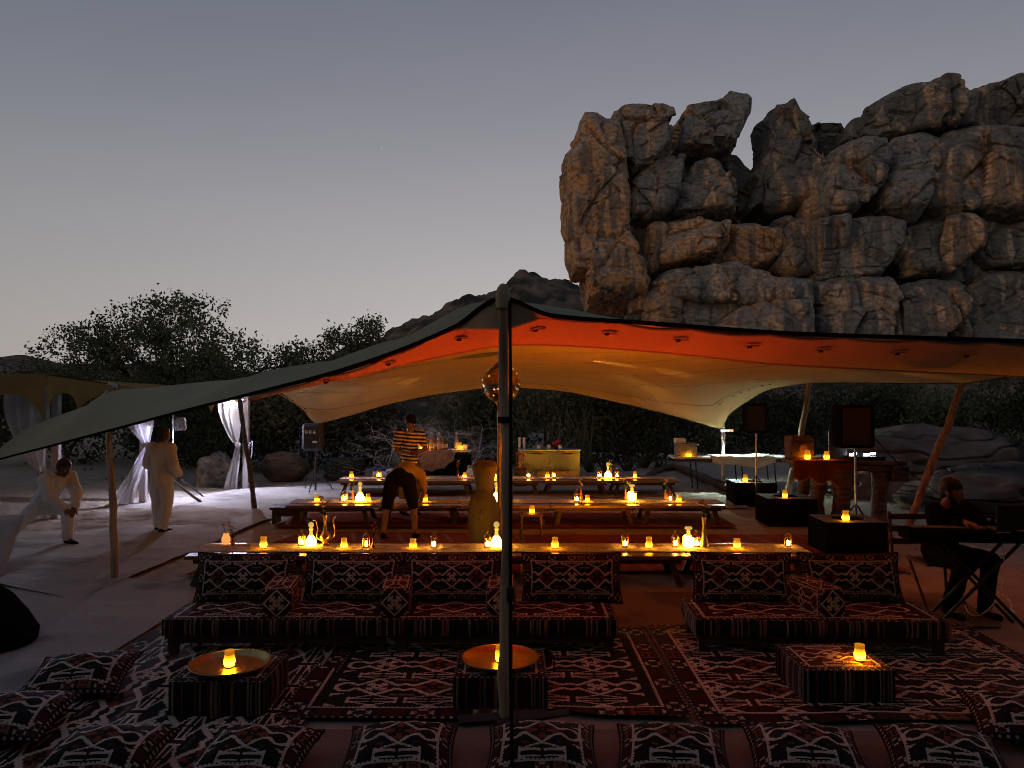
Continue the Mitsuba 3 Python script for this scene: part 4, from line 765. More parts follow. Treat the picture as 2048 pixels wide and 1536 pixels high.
for ri, (y0, y1, x0, x1) in enumerate(ROWS):
    n1_, n2_ = 260, 12; u, v = np.meshgrid(np.linspace(x0 - 0.02, x1 + 0.02, n1_), np.linspace(-0.25, 0.25, n2_), indexing='ij')
    q = np.stack([u * 2.0, v * 5, u * 0 + ri], -1)
    Y_ = (y0 + y1) / 2 + 0.06 + v + 0.02 * np.sin(u * 1.3 + ri); Zr = TZ + 0.006 + 0.008 * np.clip(meshkit.fbm(q, 3, ri) - 0.45, 0, 1) * 2
    k = thing('table_runner', ['pale lace runner along the front table row', 'pale lace runner along the middle table row', 'pale lace runner along the rear table row'][ri], 'runner')
    scene[k] = P(gridmesh(u, Y_, Zr), 'runner_cloth', True, uv=np.stack([u, v], -1).reshape(-1, 2))
# ------------------------------------------------------------------ candles, lanterns, decanters, flowers
def glow(c, s=1.0, w=0.0): return {'type': 'area', 'radiance': C(*[v * s * K for v in c]), 'sampling_weight': float(w)}
diffuse('wax', (0.45, 0.30, 0.12)); prin('amber_glass', (0.40, 0.20, 0.04), 0.2)
AMBER, HOT = (1.0, 0.33, 0.004), (1.0, 0.46, 0.06)
VOT, LAN, DEC = 27.0, 90.0, 34.0
def flame_fn(power):
    """radiance of a frosted jar lit from within: hot round the flame, amber towards the rim"""
    def fn(p, n, uv):
        g_ = 0.035 + 1.5 * dr.exp(-dr.square((uv.y - 0.34) / 0.22))
        return mi.Color3f(AMBER[0], AMBER[1] * 0.9, AMBER[2]) * (VOT * power * K * g_)
    return fn
def votive_kit(s=1.0, power=1.0):
    k = Kit(); jar = lathe([(0.001, 0.004), (0.030, 0.004), (0.037, 0.014), (0.0395, 0.026), (0.0405, 0.040), (0.040, 0.055), (0.038, 0.070), (0.036, 0.080), (0.033, 0.088), (0.001, 0.088)], 14)
    k.add('jar', P(jar, 'amber_glass', True, uv=np.column_stack([jar.vertices[:, 0] * 10, jar.vertices[:, 2] / 0.088]), emitter={'type': 'area', 'radiance': mikit.proc(flame_fn(power)), 'sampling_weight': 0.4}))
    k.add('rim', P(lathe([(0.033, 0.088), (0.035, 0.098), (0.036, 0.116), (0.038, 0.120), (0.035, 0.120), (0.033, 0.098)], 14), 'amber_glass', 40, emitter=glow((1.0, 0.36, 0.02), 0.40)))  # rim emits faintly, standing in for candlelight in the glass
    k.add('base', P(lathe([(0.001, 0.0), (0.032, 0.0), (0.030, 0.0035), (0.001, 0.0035)], 14), 'brass_dark', 40))
    return k
class Votives:
    makes = [votive_kit(1.0, p_) for p_ in (1.0, 0.72, 1.25, 0.85)]; n = 0
    def place(self, name, label, cat_, to, group=None):
        self.n += 1; j = (self.n * 7) % 4; w_ = 1 + 0.05 * math.sin(self.n * 2.3)
        return self.makes[j].place(name, label, cat_, to @ T().scale([w_, w_, 1 + 0.10 * math.sin(self.n * 1.7)]), group)
vk = Votives(); vbright = votive_kit(1.0, 2.0)
lk = Kit()
lk.add('base', P(lathe([(0.001, 0.0), (0.044, 0.0), (0.046, 0.008), (0.040, 0.014), (0.001, 0.014)], 6), 'brass_dark'))
lk.add('candle', P(lathe([(0.001, 0.015), (0.020, 0.015), (0.021, 0.050), (0.012, 0.062), (0.003, 0.074), (0.001, 0.074)], 10), 'wax', 40, emitter=glow(HOT, LAN, 0.25)))
for i in range(6):
    a = math.pi / 3 * i; b = a + math.pi / 3; pa = np.array([0.040 * math.cos(a), 0.040 * math.sin(a), 0]); pb = np.array([0.040 * math.cos(b), 0.040 * math.sin(b), 0])
    arch = [pa + [0, 0, 0.09], (pa * 0.75 + pb * 0.25) * 1.0 + [0, 0, 0.106], (pa + pb) / 2 + [0, 0, 0.114], (pa * 0.25 + pb * 0.75) + [0, 0, 0.106], pb + [0, 0, 0.09]]
    lk.add('bar' + (f'_{i:03d}' if i else ''), P(cat([tube([pa + [0, 0, 0.012], pa + [0, 0, 0.112]], 0.0042, 4), tube(arch, 0.0038, 4)]), 'brass_dark'))
lk.add('dome', P(lathe([(0.046, 0.112), (0.044, 0.118), (0.036, 0.136), (0.022, 0.150), (0.010, 0.158), (0.006, 0.166), (0.001, 0.168)], 12), 'brass_dark', 40))
lk.add('ring', P(tube([(0.013 * math.cos(a), 0, 0.180 + 0.013 * math.sin(a)) for a in np.linspace(0, 2 * math.pi, 13)], 0.0025, 4, False), 'brass_dark', True))
dk = Kit()   # teardrop decanter with a ball stopper, its glass emits in place of a fairy light
dk.add('body', P(lathe([(0.001, 0.004), (0.060, 0.004), (0.072, 0.022), (0.066, 0.060), (0.044, 0.100), (0.026, 0.130)], 18), 'amber_glass', 40, emitter=glow((1.0, 0.46, 0.03), DEC, 0.7)))
dk.add('neck', P(lathe([(0.026, 0.130), (0.020, 0.150), (0.017, 0.185), (0.024, 0.200), (0.030, 0.206), (0.022, 0.206), (0.015, 0.186)], 16), 'amber_glass', 40, emitter=glow((1.0, 0.66, 0.10), 0.9)))
dk.add('stopper', P(lathe([(0.001, 0.204), (0.014, 0.208), (0.014, 0.220), (0.030, 0.238), (0.034, 0.256), (0.028, 0.276), (0.010, 0.288), (0.001, 0.289)], 14), 'amber_glass', 40, emitter=glow((1.0, 0.72, 0.16), 0.55)))
dk.add('foot', P(lathe([(0.001, 0), (0.05, 0), (0.055, 0.0038), (0.001, 0.0038)], 14), 'brass_dark', 40))
sk = Kit()   # square decanter with a flat round stopper, its glass emitting likewise
sk.add('body', P(box(0, 0, 0.075, 0.115, 0.105, 0.14, 0.02), 'amber_glass', emitter=glow((1.0, 0.46, 0.03), DEC * 0.9, 0.7)))
sk.add('neck', P(lathe([(0.040, 0.143), (0.022, 0.155), (0.019, 0.185), (0.028, 0.195), (0.020, 0.195), (0.016, 0.18)], 14), 'amber_glass', 40, emitter=glow((1.0, 0.66, 0.10), 1.0)))
sk.add('stopper', P(lathe([(0.001, 0.193), (0.016, 0.196), (0.016, 0.212), (0.040, 0.218), (0.046, 0.232), (0.040, 0.246), (0.001, 0.250)], 16), 'amber_glass', 40, emitter=glow((1.0, 0.70, 0.14), 0.5)))
sk.add('tag', P(box(0.045, -0.06, 0.14, 0.05, 0.004, 0.03), 'brass_dark'))
prin('petal_pink', (0.62, 0.34, 0.24), 0.7); prin('petal_dusty', (0.40, 0.16, 0.09), 0.7); prin('petal_cream', (0.62, 0.52, 0.36), 0.7); diffuse('stem_green', (0.05, 0.08, 0.03)); prin('ruby_glass', (0.25, 0.05, 0.02), 0.15)
def blossom(c, r, seed, n=16):
    rr = np.random.default_rng(seed); out = []
    for i in range(n):
        a, e = i * 2.4, 0.15 + 1.25 * (i / n); d = np.array([math.cos(a) * math.cos(e), math.sin(a) * math.cos(e), math.sin(e)])
        s_ = np.array([-math.sin(a), math.cos(a), 0]); uu = np.cross(d, s_); R = r * (1.0 - 0.35 * i / n); w_ = r * 0.55
        v = np.array([c + d * R * 0.15, c + d * R * 0.7 + s_ * w_, c + d * R * 1.05 + uu * w_ * 0.5, c + d * R * 0.7 - s_ * w_, c + d * R * 0.8 + uu * -w_ * 0.2])
        out.append(trimesh.Trimesh(v, [(0, 1, 4), (1, 2, 4), (2, 3, 4), (3, 0, 4)], process=False))
    return cat(out)
def leafpair(p, d, L):
    d = np.array(d, float); d /= np.linalg.norm(d); s_ = np.cross(d, [0, 0, 1]); s_ /= np.linalg.norm(s_) + 1e-9
    v = np.array([p, p + d * L * .5 + s_ * L * .26, p + d * L, p + d * L * .5 - s_ * L * .26, p + d * L * 0.5 + [0, 0, L * 0.10]])
    return trimesh.Trimesh(v, [(0, 1, 4), (1, 2, 4), (2, 3, 4), (3, 0, 4)], process=False)
def bud_vase(h, hv, petals, seed, nb=5, rb=0.022):
    k = Kit(); r = np.random.default_rng(seed)
    k.add('vase', P(lathe([(0.001, 0), (0.022, 0), (0.026, 0.02), (0.018, hv * 0.5), (0.010, hv * 0.8), (0.014, hv), (0.009, hv * 0.98)], 12), 'ruby_glass', 40)); c = 0
    for i in range(nb):
        tp = np.array([r.normal(0, 0.028), r.normal(0, 0.02), hv + (h - hv) * (0.35 + 0.65 * (i + 1) / nb)])
        sfx = f'_{i:03d}' if i else ''
        k.add('stem' + sfx, P(tube([(0, 0, hv * 0.7), (tp[0] * 0.3, tp[1] * 0.3, (hv + tp[2]) / 2), tp], 0.0022, 4), 'stem_green'))
        k.add('blossom' + sfx, P(blossom(tp, rb, seed + i, 10), petals))
    for i in range(3):
        a = r.uniform(0, 6.28); k.add('leaf' + (f'_{i:03d}' if i else ''), P(leafpair(np.array([0, 0, hv * 1.08 + 0.02 * i]), (math.cos(a), math.sin(a), 0.5), 0.05), 'stem_green'))
    return k
b1, b2, b3 = bud_vase(0.26, 0.09, 'petal_dusty', 3), bud_vase(0.30, 0.11, 'petal_dusty', 5, 6), bud_vase(0.30, 0.15, 'petal_cream', 8, 7, 0.019)
def tall_vase(prof, hb, roses, bs, handles=False, seed=0, leafn=7):
    k = Kit(); k.add('body', P(lathe(prof, 22), bs, 40)); r = np.random.default_rng(seed)
    if handles:
        for i, sx in enumerate((-1, 1)):
            k.add('handle' + (f'_{i:03d}' if i else ''), P(tube(curve([(sx * 0.05, 0, 0.07), (sx * 0.105, 0, 0.10), (sx * 0.115, 0, 0.20), (sx * 0.10, 0, 0.30), (sx * 0.13, 0, 0.345)] if sx > 0 else [(-0.05, 0, 0.06), (-0.10, 0, 0.10), (-0.09, 0, 0.19), (-0.125, 0, 0.30), (-0.15, 0, 0.30)], 16), 0.007, 6), bs, 40))
    for i, (dx, dy, dz, rr_) in enumerate(roses):
        sfx = f'_{i:03d}' if i else ''; tp = np.array([dx, dy, hb + dz])
        k.add('stem' + sfx, P(tube([(0, 0, hb * 0.8), (dx * 0.3, dy * 0.3, hb + dz * 0.4), tp], 0.003, 4), 'stem_green')); k.add('rose' + sfx, P(blossom(tp, rr_, seed + i, 20), 'petal_cream'))
    for i in range(leafn):
        a = i * 0.9 + seed; k.add('leaf' + (f'_{i:03d}' if i else ''), P(leafpair(np.array([0, 0, hb * 1.0 + 0.012 * i]), (math.cos(a), 0.6 * math.sin(a), 0.35), 0.085), 'stem_green'))
    return k
ewer = tall_vase([(0.001, 0), (0.055, 0), (0.05, 0.012), (0.03, 0.03), (0.055, 0.06), (0.066, 0.095), (0.052, 0.135), (0.022, 0.175), (0.016, 0.26), (0.024, 0.33), (0.034, 0.36), (0.020, 0.345)], 0.36, [(-0.05, 0, 0.20, 0.045), (0.03, 0.01, 0.14, 0.04), (-0.02, -0.02, 0.10, 0.035)], 'brass', True, 2, 9)
flute = tall_vase([(0.001, 0), (0.066, 0), (0.062, 0.01), (0.044, 0.07), (0.026, 0.16), (0.019, 0.24), (0.024, 0.31), (0.031, 0.345), (0.020, 0.33)], 0.345, [(-0.055, 0, 0.15, 0.05), (0.005, -0.02, 0.135, 0.05), (0.055, 0.01, 0.11, 0.042), (-0.02, 0.01, 0.19, 0.04)], 'brass', False, 4, 8)
bulb = Kit()
bulb.add('globe', P(lathe([(0.001, 0), (0.03, 0), (0.05, 0.03), (0.054, 0.06), (0.044, 0.095), (0.030, 0.11), (0.036, 0.13), (0.028, 0.125)], 16), 'ruby_glass', 40, emitter=glow((1.0, 0.34, 0.08), 1.1)))  # the globe itself emits, standing in for a candle inside
bulb.add('stem', P(tube([(0.02, 0, 0.1), (-0.02, 0, 0.17), (-0.03, 0, 0.22)], 0.003, 4), 'stem_green')); bulb.add('blossom', P(blossom(np.array([-0.03, 0, 0.22]), 0.035, 1), 'petal_pink')); bulb.add('blossom_001', P(blossom(np.array([0.05, 0, 0.16]), 0.028, 2), 'petal_dusty'))
def on(kit, name, cat_, lab, px, py, z, rz=0, grp=None, Y=None, s=1.0):
    p = gd(px, py, z) if Y is None else at(px, py, Y); p = np.array([p[0], p[1], z])
    return kit.place(name, lab, cat_, M(p, rz, s), grp)
Z1 = TZ + 0.012
G1 = 'glowing amber votives'; G2 = 'small moroccan candle lanterns'; G3 = 'glowing glass decanters'
F_ = 'on the front row, '
for i, (px, where) in enumerate([(527, 'first from the left'), (688, 'just right of the brass ewer'), (826, 'midway between ewer and tall pole'), (1110, 'right of the tall pole'), (1298, 'left of the square decanter'), (1474, 'right of the rose vase')]):
    on(vk, 'votive_candle', 'candle', 'glowing amber glass votive ' + F_ + where, px, 1096, Z1, 0, G1)
for i, (px, py, where) in enumerate([(603, 1090, 'left of the brass ewer and its decanter'), (732, 1094, 'beside a bud vase right of the ewer'), (868, 1094, 'alone between the ewer and the tall pole'), (975, 1094, 'left of the teardrop decanter by the pole'), (1013, 1092, 'hidden partly by the tall pole'), (1250, 1093, 'alone between pole and square decanter'), (1351, 1093, 'just left of the square decanter'), (1393, 1092, 'between square decanter and rose vase'), (1576, 1092, 'at the right end of the row')]):
    on(lk, 'candle_lantern', 'lantern', 'small metal candle lantern ' + F_ + where, px, py, Z1, 17 * i, G2)
on(dk, 'glass_decanter', 'decanter', 'brightly glowing teardrop decanter beside the brass ewer', 622, 1092, Z1, 0, G3); on(dk, 'glass_decanter', 'decanter', 'brightly glowing teardrop decanter on the front table row by the tall pole', 993, 1094, Z1, 0, G3, s=1.05)
on(sk, 'glass_decanter', 'decanter', 'square glowing decanter with flat round stopper beside the rose vase', 1377, 1095, Z1, 8, G3)
on(ewer, 'brass_ewer', 'vase', 'two handled brass ewer holding cream roses', 650, 1090, Z1, 0); on(flute, 'rose_vase', 'vase', 'slender fluted brass vase of cream roses on the front table row', 1408, 1092, Z1, 0)
on(bulb, 'bulb_vase', 'vase', 'round ruby glass bulb with pink blossom at the left end of the front row', 452, 1088, Z1); on(b1, 'bud_vase', 'vase', 'small bud vase of dusty blossom beside the ruby glass bulb', 466, 1090, Z1, 40)
on(b2, 'bud_vase', 'vase', 'bud vase of dusty blossom on the front row, right of the ewer', 747, 1095, Z1, 10)
M_ = 'on the middle row, '
for i, (px, where) in enumerate([(634, 'at its left end'), (736, 'right of its leftmost decanter'), (851, 'right of the bending man'), (1175, 'right of a blossom vase'), (1358, 'at its right end')]):
    on(vk, 'votive_candle', 'candle', 'glowing amber glass votive ' + M_ + where, px, 1003, Z1, 0, G1)
for i, (px, where) in enumerate([(689, 'left of its tall bud vase'), (1154, 'left of a blossom vase'), (1340, 'left of its rightmost votive'), (1008, 'behind the tall pole')]):
    on(lk, 'candle_lantern', 'lantern', 'small metal candle lantern ' + M_ + where, px, 1002, Z1, 25 * i, G2, s=1.1)
for px, lab, kk in [(720, 'glowing teardrop decanter on the middle row, left of the bending man', dk), (993, 'glowing teardrop decanter on the middle row beside the tall urn', dk), (1264, 'glowing square decanter on the middle row', sk)]: on(kk, 'glass_decanter', 'decanter', lab, px, 1002, Z1, 0, G3, s=1.15)
for px, lab, kk in [(705, 'tall bud vase on the middle row next to a teardrop decanter', b3), (842, 'bud vase of dusty blossom just right of the bending man', b2), (1162, 'bud vase of blossom on the middle row between lantern and votive', b3), (1251, 'bud vase of blossom left of the middle row square decanter', b3), (1331, 'bud vase near the right end of the middle row', b3)]: on(kk, 'bud_vase', 'vase', lab, px, 1000, Z1, px, s=1.2)
R_ = 'on the rear row, '
for i, (px, where) in enumerate([(703, 'at its left end'), (929, 'in front of the drinks table'), (1013, 'seen beside the lantern post'), (1095, 'in front of the steel counter'), (1270, 'at its right end')]):
    on(vk, 'votive_candle', 'candle', 'glowing amber glass votive ' + R_ + where, px, 955, Z1, 0, G1)
for i, (px, where) in enumerate([(758, 'in front of the cool boxes'), (1057, 'right of the tall pole'), (1108, 'below the steel counter'), (1199, 'left of its right decanter'), (1234, 'right of its right decanter')]):
    on(lk, 'candle_lantern', 'lantern', 'small metal candle lantern ' + R_ + where, px, 955, Z1, 31 * i, G2, s=1.15)
for px, lab in [(832, 'glowing decanter on the rear row beside the striped man'), (985, 'glowing decanter on the rear row behind the urn'), (1216, 'glowing decanter at the right of the rear row')]: on(dk, 'glass_decanter', 'decanter', lab, px, 956, Z1, 0, G3, s=1.2)
on(b2, 'bud_vase', 'vase', 'bud vase of dusty blossom on the rear row before the drinks table', 916, 954, Z1, 20, s=1.2); on(b3, 'bud_vase', 'vase', 'bud vase of blossom beside the rear row right decanter', 1222, 953, Z1, 70, s=1.2)
for px, Y, z, lab in [(461, 5.47, 0.258, 'glowing amber glass votive on the left brass tray'), (1001, 5.58, 0.258, 'glowing amber glass votive on the middle brass tray'), (1717, 5.62, 0.252, 'glowing amber glass votive on the right ottoman')]:
    vbright.place('votive_candle', lab, 'candle', M((at(px, 1320, Y)[0], Y - 0.02, z), 0, 0.95), G1)
# side stool with a votive between front and middle rows
st_ = Kit(); st_.add('seat', P(box(0, 0, 0.36, 0.36, 0.30, 0.035, 0.006), 'dark_wood'))
for i, (sx, sy) in enumerate([(-1, -1), (1, -1), (-1, 1), (1, 1)]): st_.add('leg' + (f'_{i:03d}' if i else ''), P(tube([(sx * 0.14, sy * 0.11, 0.345), (sx * 0.16, sy * 0.13, 0)], 0.018, 6), 'dark_wood', 40))
p = gd(1062, 1076); st_.place('stool', 'small dark stool with a votive between front and middle rows', 'stool', M((p[0], p[1], 0)))
on(vk, 'votive_candle', 'candle', 'glowing amber glass votive on the small dark stool', 1064, 1022, 0.378, 0, G1, Y=p[1])
kb = thing('bench_box', 'low dark wooden bench at the left end of the middle table row', 'bench'); c = gd(570, 1050)
obj('top', P(box(c[0], c[1] + 0.2, 0.27, 0.52, 0.42, 0.04, 0.006), 'dark_wood'), kb); obj('side', P(box(c[0] - 0.20, c[1] + 0.2, 0.125, 0.05, 0.36, 0.25, 0.005), 'dark_wood'), kb); obj('side', P(box(c[0] + 0.20, c[1] + 0.2, 0.125, 0.05, 0.36, 0.25, 0.005), 'dark_wood'), kb); obj('front_rail', P(box(c[0], c[1] + 0.03, 0.19, 0.36, 0.03, 0.10), 'dark_wood'), kb)
# the urns
def clay_col(p, n, uv): return MX(mi.Color3f(0.11, 0.075, 0.04), mi.Color3f(0.19, 0.13, 0.075), FB(p.x * 6, p.y * 6, p.z * 3, 4))
prin('clay', mikit.proc(clay_col), 0.65)
UX = at(966, 1000, 10.5)[0]; k = thing('clay_urn', 'tall brown clay urn with shoulders standing left of the pole', 'urn')
u1 = lathe([(0.001, 0), (0.14, 0), (0.165, 0.10), (0.195, 0.35), (0.205, 0.55), (0.195, 0.70), (0.165, 0.79), (0.125, 0.83), (0.122, 0.855), (0.140, 0.87), (0.135, 0.885), (0.10, 0.88), (0.09, 0.60), (0.001, 0.55)], 36); u1.apply_translation((UX, 10.5, 0)); obj('body', P(u1, 'clay', 40), k)
rg = tube([(UX + 0.028 * math.cos(a), 10.5 - 0.198, 0.62 + 0.028 * math.sin(a)) for a in np.linspace(0, 2 * math.pi, 15)], 0.008, 5, False); obj('relief_mark', P(cat([rg, tube([(UX - 0.03, 10.5 - 0.203, 0.648), (UX - 0.035, 10.5 - 0.206, 0.55)], 0.008, 5)]), 'clay', True), k)
k = thing('clay_pot', 'tapered clay pot standing upside down on the tall urn', 'pot')
u2 = lathe([(0.001, 0.884), (0.112, 0.884), (0.120, 0.93), (0.140, 1.05), (0.168, 1.18), (0.172, 1.23), (0.150, 1.27), (0.08, 1.285), (0.001, 1.287)], 32); u2.apply_translation((UX + 0.02, 10.5, 0)); obj('body', P(u2, 'clay', 40), k)
u3 = lathe([(0.170, 1.18), (0.180, 1.19), (0.181, 1.22), (0.172, 1.23)], 32); u3.apply_translation((UX + 0.02, 10.5, 0)); obj('rim_band', P(u3, 'clay', 40), k)
# lantern post with the big pierced globe lantern
LX, LY = at(1002, 800, 12.0)[0], 12.0; LZ = at(1002, 768, 12.0)[2]
kp, _ = pole('lantern_post', 'smooth wooden post carrying the globe lantern', ((LX, LY, -0.05), (LX, LY, LZ - 0.40)), 0.066, 0.055, seed=12, amp=0.002)
kl = thing('globe_lantern', 'large polished brass globe lantern with finials behind the tall pole', 'lantern')
R0 = 0.295
def lz(m): m.apply_translation((LX, LY, LZ)); return m
a = np.linspace(-1.25, 1.25, 26); gl = lathe([(R0 * math.cos(t_), R0 * math.sin(t_)) for t_ in a], 40); obj('globe', P(lz(gl), 'mirror_brass', 40), kl)
for z_, r_ in ((0.0, R0 + 0.004), (0.13, 0.268), (-0.13, 0.268)): obj('band', P(lz(lathe([(r_, z_ - 0.012), (r_ + 0.006, z_), (r_, z_ + 0.012)], 40)), 'brass_dark', 40), kl)
obj('crown', P(lz(lathe([(0.10, 0.27), (0.12, 0.30), (0.07, 0.33), (0.04, 0.36), (0.06, 0.40), (0.066, 0.44), (0.04, 0.48), (0.02, 0.50), (0.001, 0.54)], 24)), 'mirror_brass', 40), kl)
obj('finial', P(lz(lathe([(0.10, -0.27), (0.09, -0.30), (0.05, -0.33), (0.06, -0.37), (0.03, -0.41), (0.001, -0.42)], 20)), 'mirror_brass', 40), kl)
r = np.random.default_rng(4); hol = []
for i in range(30):
    t_, f_ = r.uniform(-1.0, 1.0), i * 2.399; d = np.array([math.cos(t_) * math.cos(f_), math.cos(t_) * math.sin(f_), math.sin(t_)])
    h = trimesh.creation.icosphere(1, 0.011); h.apply_translation(d * R0); hol.append(h)
obj('light_hole', P(lz(cat(hol)), 'amber_glass', True, emitter=glow((1.0, 0.62, 0.16), 1.3)), kl, kind='stuff', label='little glowing holes pierced in the brass globe')

# two early stars
for i, (px, py, lab) in enumerate([(883, 247, 'tiny bright star in the dusk sky, the higher of two'), (763, 296, 'tiny faint star in the dusk sky, the lower of two')]):
    k = thing('star', lab, 'star'); m = trimesh.creation.icosphere(1, [1.7, 1.3][i]); m.apply_translation(at(px, py, 3000.0)); scene[k] = P(m, 'white_plastic', emitter=glow((1, 0.97, 0.9), 0.75))
# ------------------------------------------------------------------ draped marquee at the left
def gauze_col(p, n, uv): return mi.Color3f(0.70, 0.69, 0.70) * (0.82 + 0.3 * FB(p.x * 3.0, p.y * 3.0, p.z * 0.6, 3))
mat('gauze', {'type': 'principledthin', 'base_color': mikit.proc(gauze_col), 'roughness': 0.8, 'diff_trans': 0.7, 'spec_trans': 0.0, 'eta': 1.3})
mq = thing('draped_marquee', 'ochre marquee with scalloped valance behind the tent, at the left', 'marquee')
def ochre_col(p, n, uv): return MX(mi.Color3f(0.34, 0.20, 0.07), mi.Color3f(0.22, 0.16, 0.07), FB(p.x * 1.5, p.y * 1.5, p.z * 1.5, 3))
diffuse('ochre_cloth', mikit.proc(ochre_col)); prin('mauve_wood', (0.42, 0.38, 0.36), 0.6)
Pq = [np.array([-13.5, 12.6]), np.array([at(112, 900, 13.25)[0], 13.25]), np.array([at(287, 900, 15.7)[0], 15.7]), np.array([at(492, 900, 18.0)[0], 18.0]), np.array([-14.5, 19.0])]
ZT = 2.30
rf = []
ap = np.array([-10.8, 15.8, 2.62]); ring = [np.array([*q, ZT + 0.22 if i in (0, 1) else ZT]) for i, q in enumerate(Pq)]
for a, b in zip(ring, ring[1:] + ring[:1]): rf.append(trimesh.Trimesh(np.array([a, b, ap]), [(0, 1, 2)], process=False))
obj('roof', P(cat(rf), 'ochre_cloth'), mq)
def valance(a, b, za, zb, n, drop, seed, nm='valance'):
    u = np.linspace(0, 1, n * 16 + 1); v = np.linspace(0, 1, 8); U, V_ = np.meshgrid(u, v, indexing='ij')
    sc_ = np.abs(np.sin(np.pi * U * n)) ** 0.6; H = drop * (1.0 - 0.58 * sc_)
    a, b = np.array(a), np.array(b); nr = np.array([b[1] - a[1], a[0] - b[0]]); nr /= np.linalg.norm(nr)
    wv = 0.03 * np.sin(U * n * 9.0 + seed) * V_
    X = a[0] + (b[0] - a[0]) * U + nr[0] * wv; Y = a[1] + (b[1] - a[1]) * U + nr[1] * wv; Zv = za + (zb - za) * U - V_ * H
    return obj(nm, P(gridmesh(X, Y, Zv), 'ochre_cloth', True), mq)
off = np.array([0.06, -0.42]); valance(Pq[0] + off, Pq[1] + off, ZT + 0.22, ZT + 0.22, 5, 0.80, 1); valance(Pq[1] + off + [0.03, 0], Pq[2] + off, ZT + 0.2, ZT, 3, 0.62, 2); valance(Pq[2] + off, Pq[3] + off, ZT, ZT, 3, 0.5, 3)
for q, zt in ((Pq[0], ZT + .3), (Pq[1], ZT + 0.2), (Pq[2], ZT), (Pq[3], ZT)):
    obj('post', P(box(q[0], q[1], zt / 2 - 0.03, 0.13, 0.11, zt, 0.012), 'mauve_wood'), mq)
def curtain(nm, label, x, y, zt, zk, side, wt, wb, dx, seed, n=46, m=40, zb=0.01, dy=0.0):
    """a gathered gauze curtain: hangs from zt, drawn to a knot at zk, and falls open to the ground"""
    k = thing(nm, label, 'curtain'); u = np.linspace(-1, 1, n); z = np.linspace(zt, zb, m); V_ = []
    for zz in z:
        if zz > zk: f_ = (zz - zk) / (zt - zk); w_ = 0.05 + (wt - 0.05) * math.sin(min(1, f_ * 1.25) * math.pi / 2) ** 0.85; cx = side * (w_ * 0.75)
        else: f_ = (zk - zz) / (zk - zb); w_ = 0.05 + (wb - 0.05) * f_ ** 0.9; cx = side * (w_ * 0.2) + dx * f_
        fold = (0.035 + 0.07 * w_) * np.sin(u * (9 + 3 * math.sin(seed)) + seed + 1.2 * np.sin(u * 4 + zz))
        V_.append(np.stack([x + cx + u * w_, y + dy + fold + 0.02 * np.sin(zz * 7 + u * 3), np.full(n, zz)], -1))
    G = np.array(V_); obj('drape', P(gridmesh(G[..., 0], G[..., 1], G[..., 2]), 'gauze', True), k)
    kn = trimesh.creation.icosphere(2, 0.075); kn.vertices *= [1, 0.9, 0.8 ]; kn.vertices += 0.02 * fb(kn.vertices, 14, 2, 3)[:, None]; kn.apply_translation((x + side * 0.02, y - 0.03, zk)); obj('knot', P(kn, 'gauze', True), k)
    return k
zk = lambda py, Y: at(0, py, Y)[2]
curtain('gauze_curtain', 'white gauze curtain knotted on the left marquee post', at(90, 900, 13.1)[0], 13.1, 2.32, zk(950, 13.1), -1, 0.42, 0.16, -0.02, 1)
curtain('gauze_curtain', 'white gauze curtain sweeping to the ground beside the man in white', at(298, 900, 15.5)[0], 15.5, 2.22, zk(889, 15.5), -1, 0.36, 0.22, -0.50, 2)
curtain('gauze_curtain', 'brightly lit white gauze curtain tied beside the rightmost marquee post', at(478, 900, 17.8)[0], 17.8, 2.24, zk(889, 17.8), -1, 0.27, 0.17, -0.16, 3)
k = thing('tie_rope', 'pale rope tied round the rightmost marquee post', 'rope'); q = Pq[3]
obj('coil', P(cat([tube([(q[0] + 0.09 * math.cos(a), q[1] + 0.09 * math.sin(a), zk(893, 18.0) + 0.01 * a / 6) for a in np.linspace(0, 12.5, 40)], 0.012, 5), tube(curve([(q[0] + 0.09, q[1] - 0.05, 1.04), (q[0] + 0.17, q[1] - 0.06, 1.12), (q[0] + 0.16, q[1] - 0.06, 0.86), (q[0] + 0.10, q[1] - 0.06, 0.62)], 14), 0.012, 5)]), 'gauze', True), k)
k = thing('tie_rope', 'knotted rope on top of the marquee corner above the tent', 'rope'); c = at(222, 772, 14.6)
obj('coil', P(cat([tube([c + [0.09 * math.cos(a), 0.09 * math.sin(a), 0.02 * a / 6 - 0.04] for a in np.linspace(0, 19, 60)], 0.02, 5), tube([c, at(150, 845, 12.8)], 0.012, 5), tube([c + [0, 0, -0.15], c + [0, 0, 0.08]], 0.05, 8)]), 'mauve_wood', True), k)
# lamp on a tripod stand, work light on the post
LS = at(346, 900, 16.3); k = thing('lamp_stand', 'black tripod stand with a hooded lamp behind the man in white', 'lamp stand')
obj('pole', P(tube([(LS[0], 16.3, 0.1), (LS[0], 16.3, 1.85)], 0.018, 8), 'white_paint', 40), k)
for a in (0.3, 2.4, 4.5): obj('leg', P(tube([(LS[0], 16.3, 0.55), (LS[0] + 0.62 * math.cos(a), 16.3 + 0.5 * math.sin(a), 0.02)], 0.016, 6), 'black_metal', 40), k)
c = at(361, 848, 16.3); hd = lathe([(0.001, 0.13), (0.09, 0.13), (0.11, 0.08), (0.12, -0.10), (0.10, -0.125), (0.001, -0.125)], 18); hd.apply_translation(c); obj('hood', P(hd, 'grey_plastic', 40), k)
ln_ = lathe([(0.001, -0.128), (0.095, -0.128), (0.095, -0.134), (0.001, -0.134)], 16); ln_.apply_translation(c); obj('lens', P(ln_, 'white_plastic', 40, emitter=glow((0.55, 0.55, 1.0), 2.5, 0.1)), k); HOOD = c.copy()
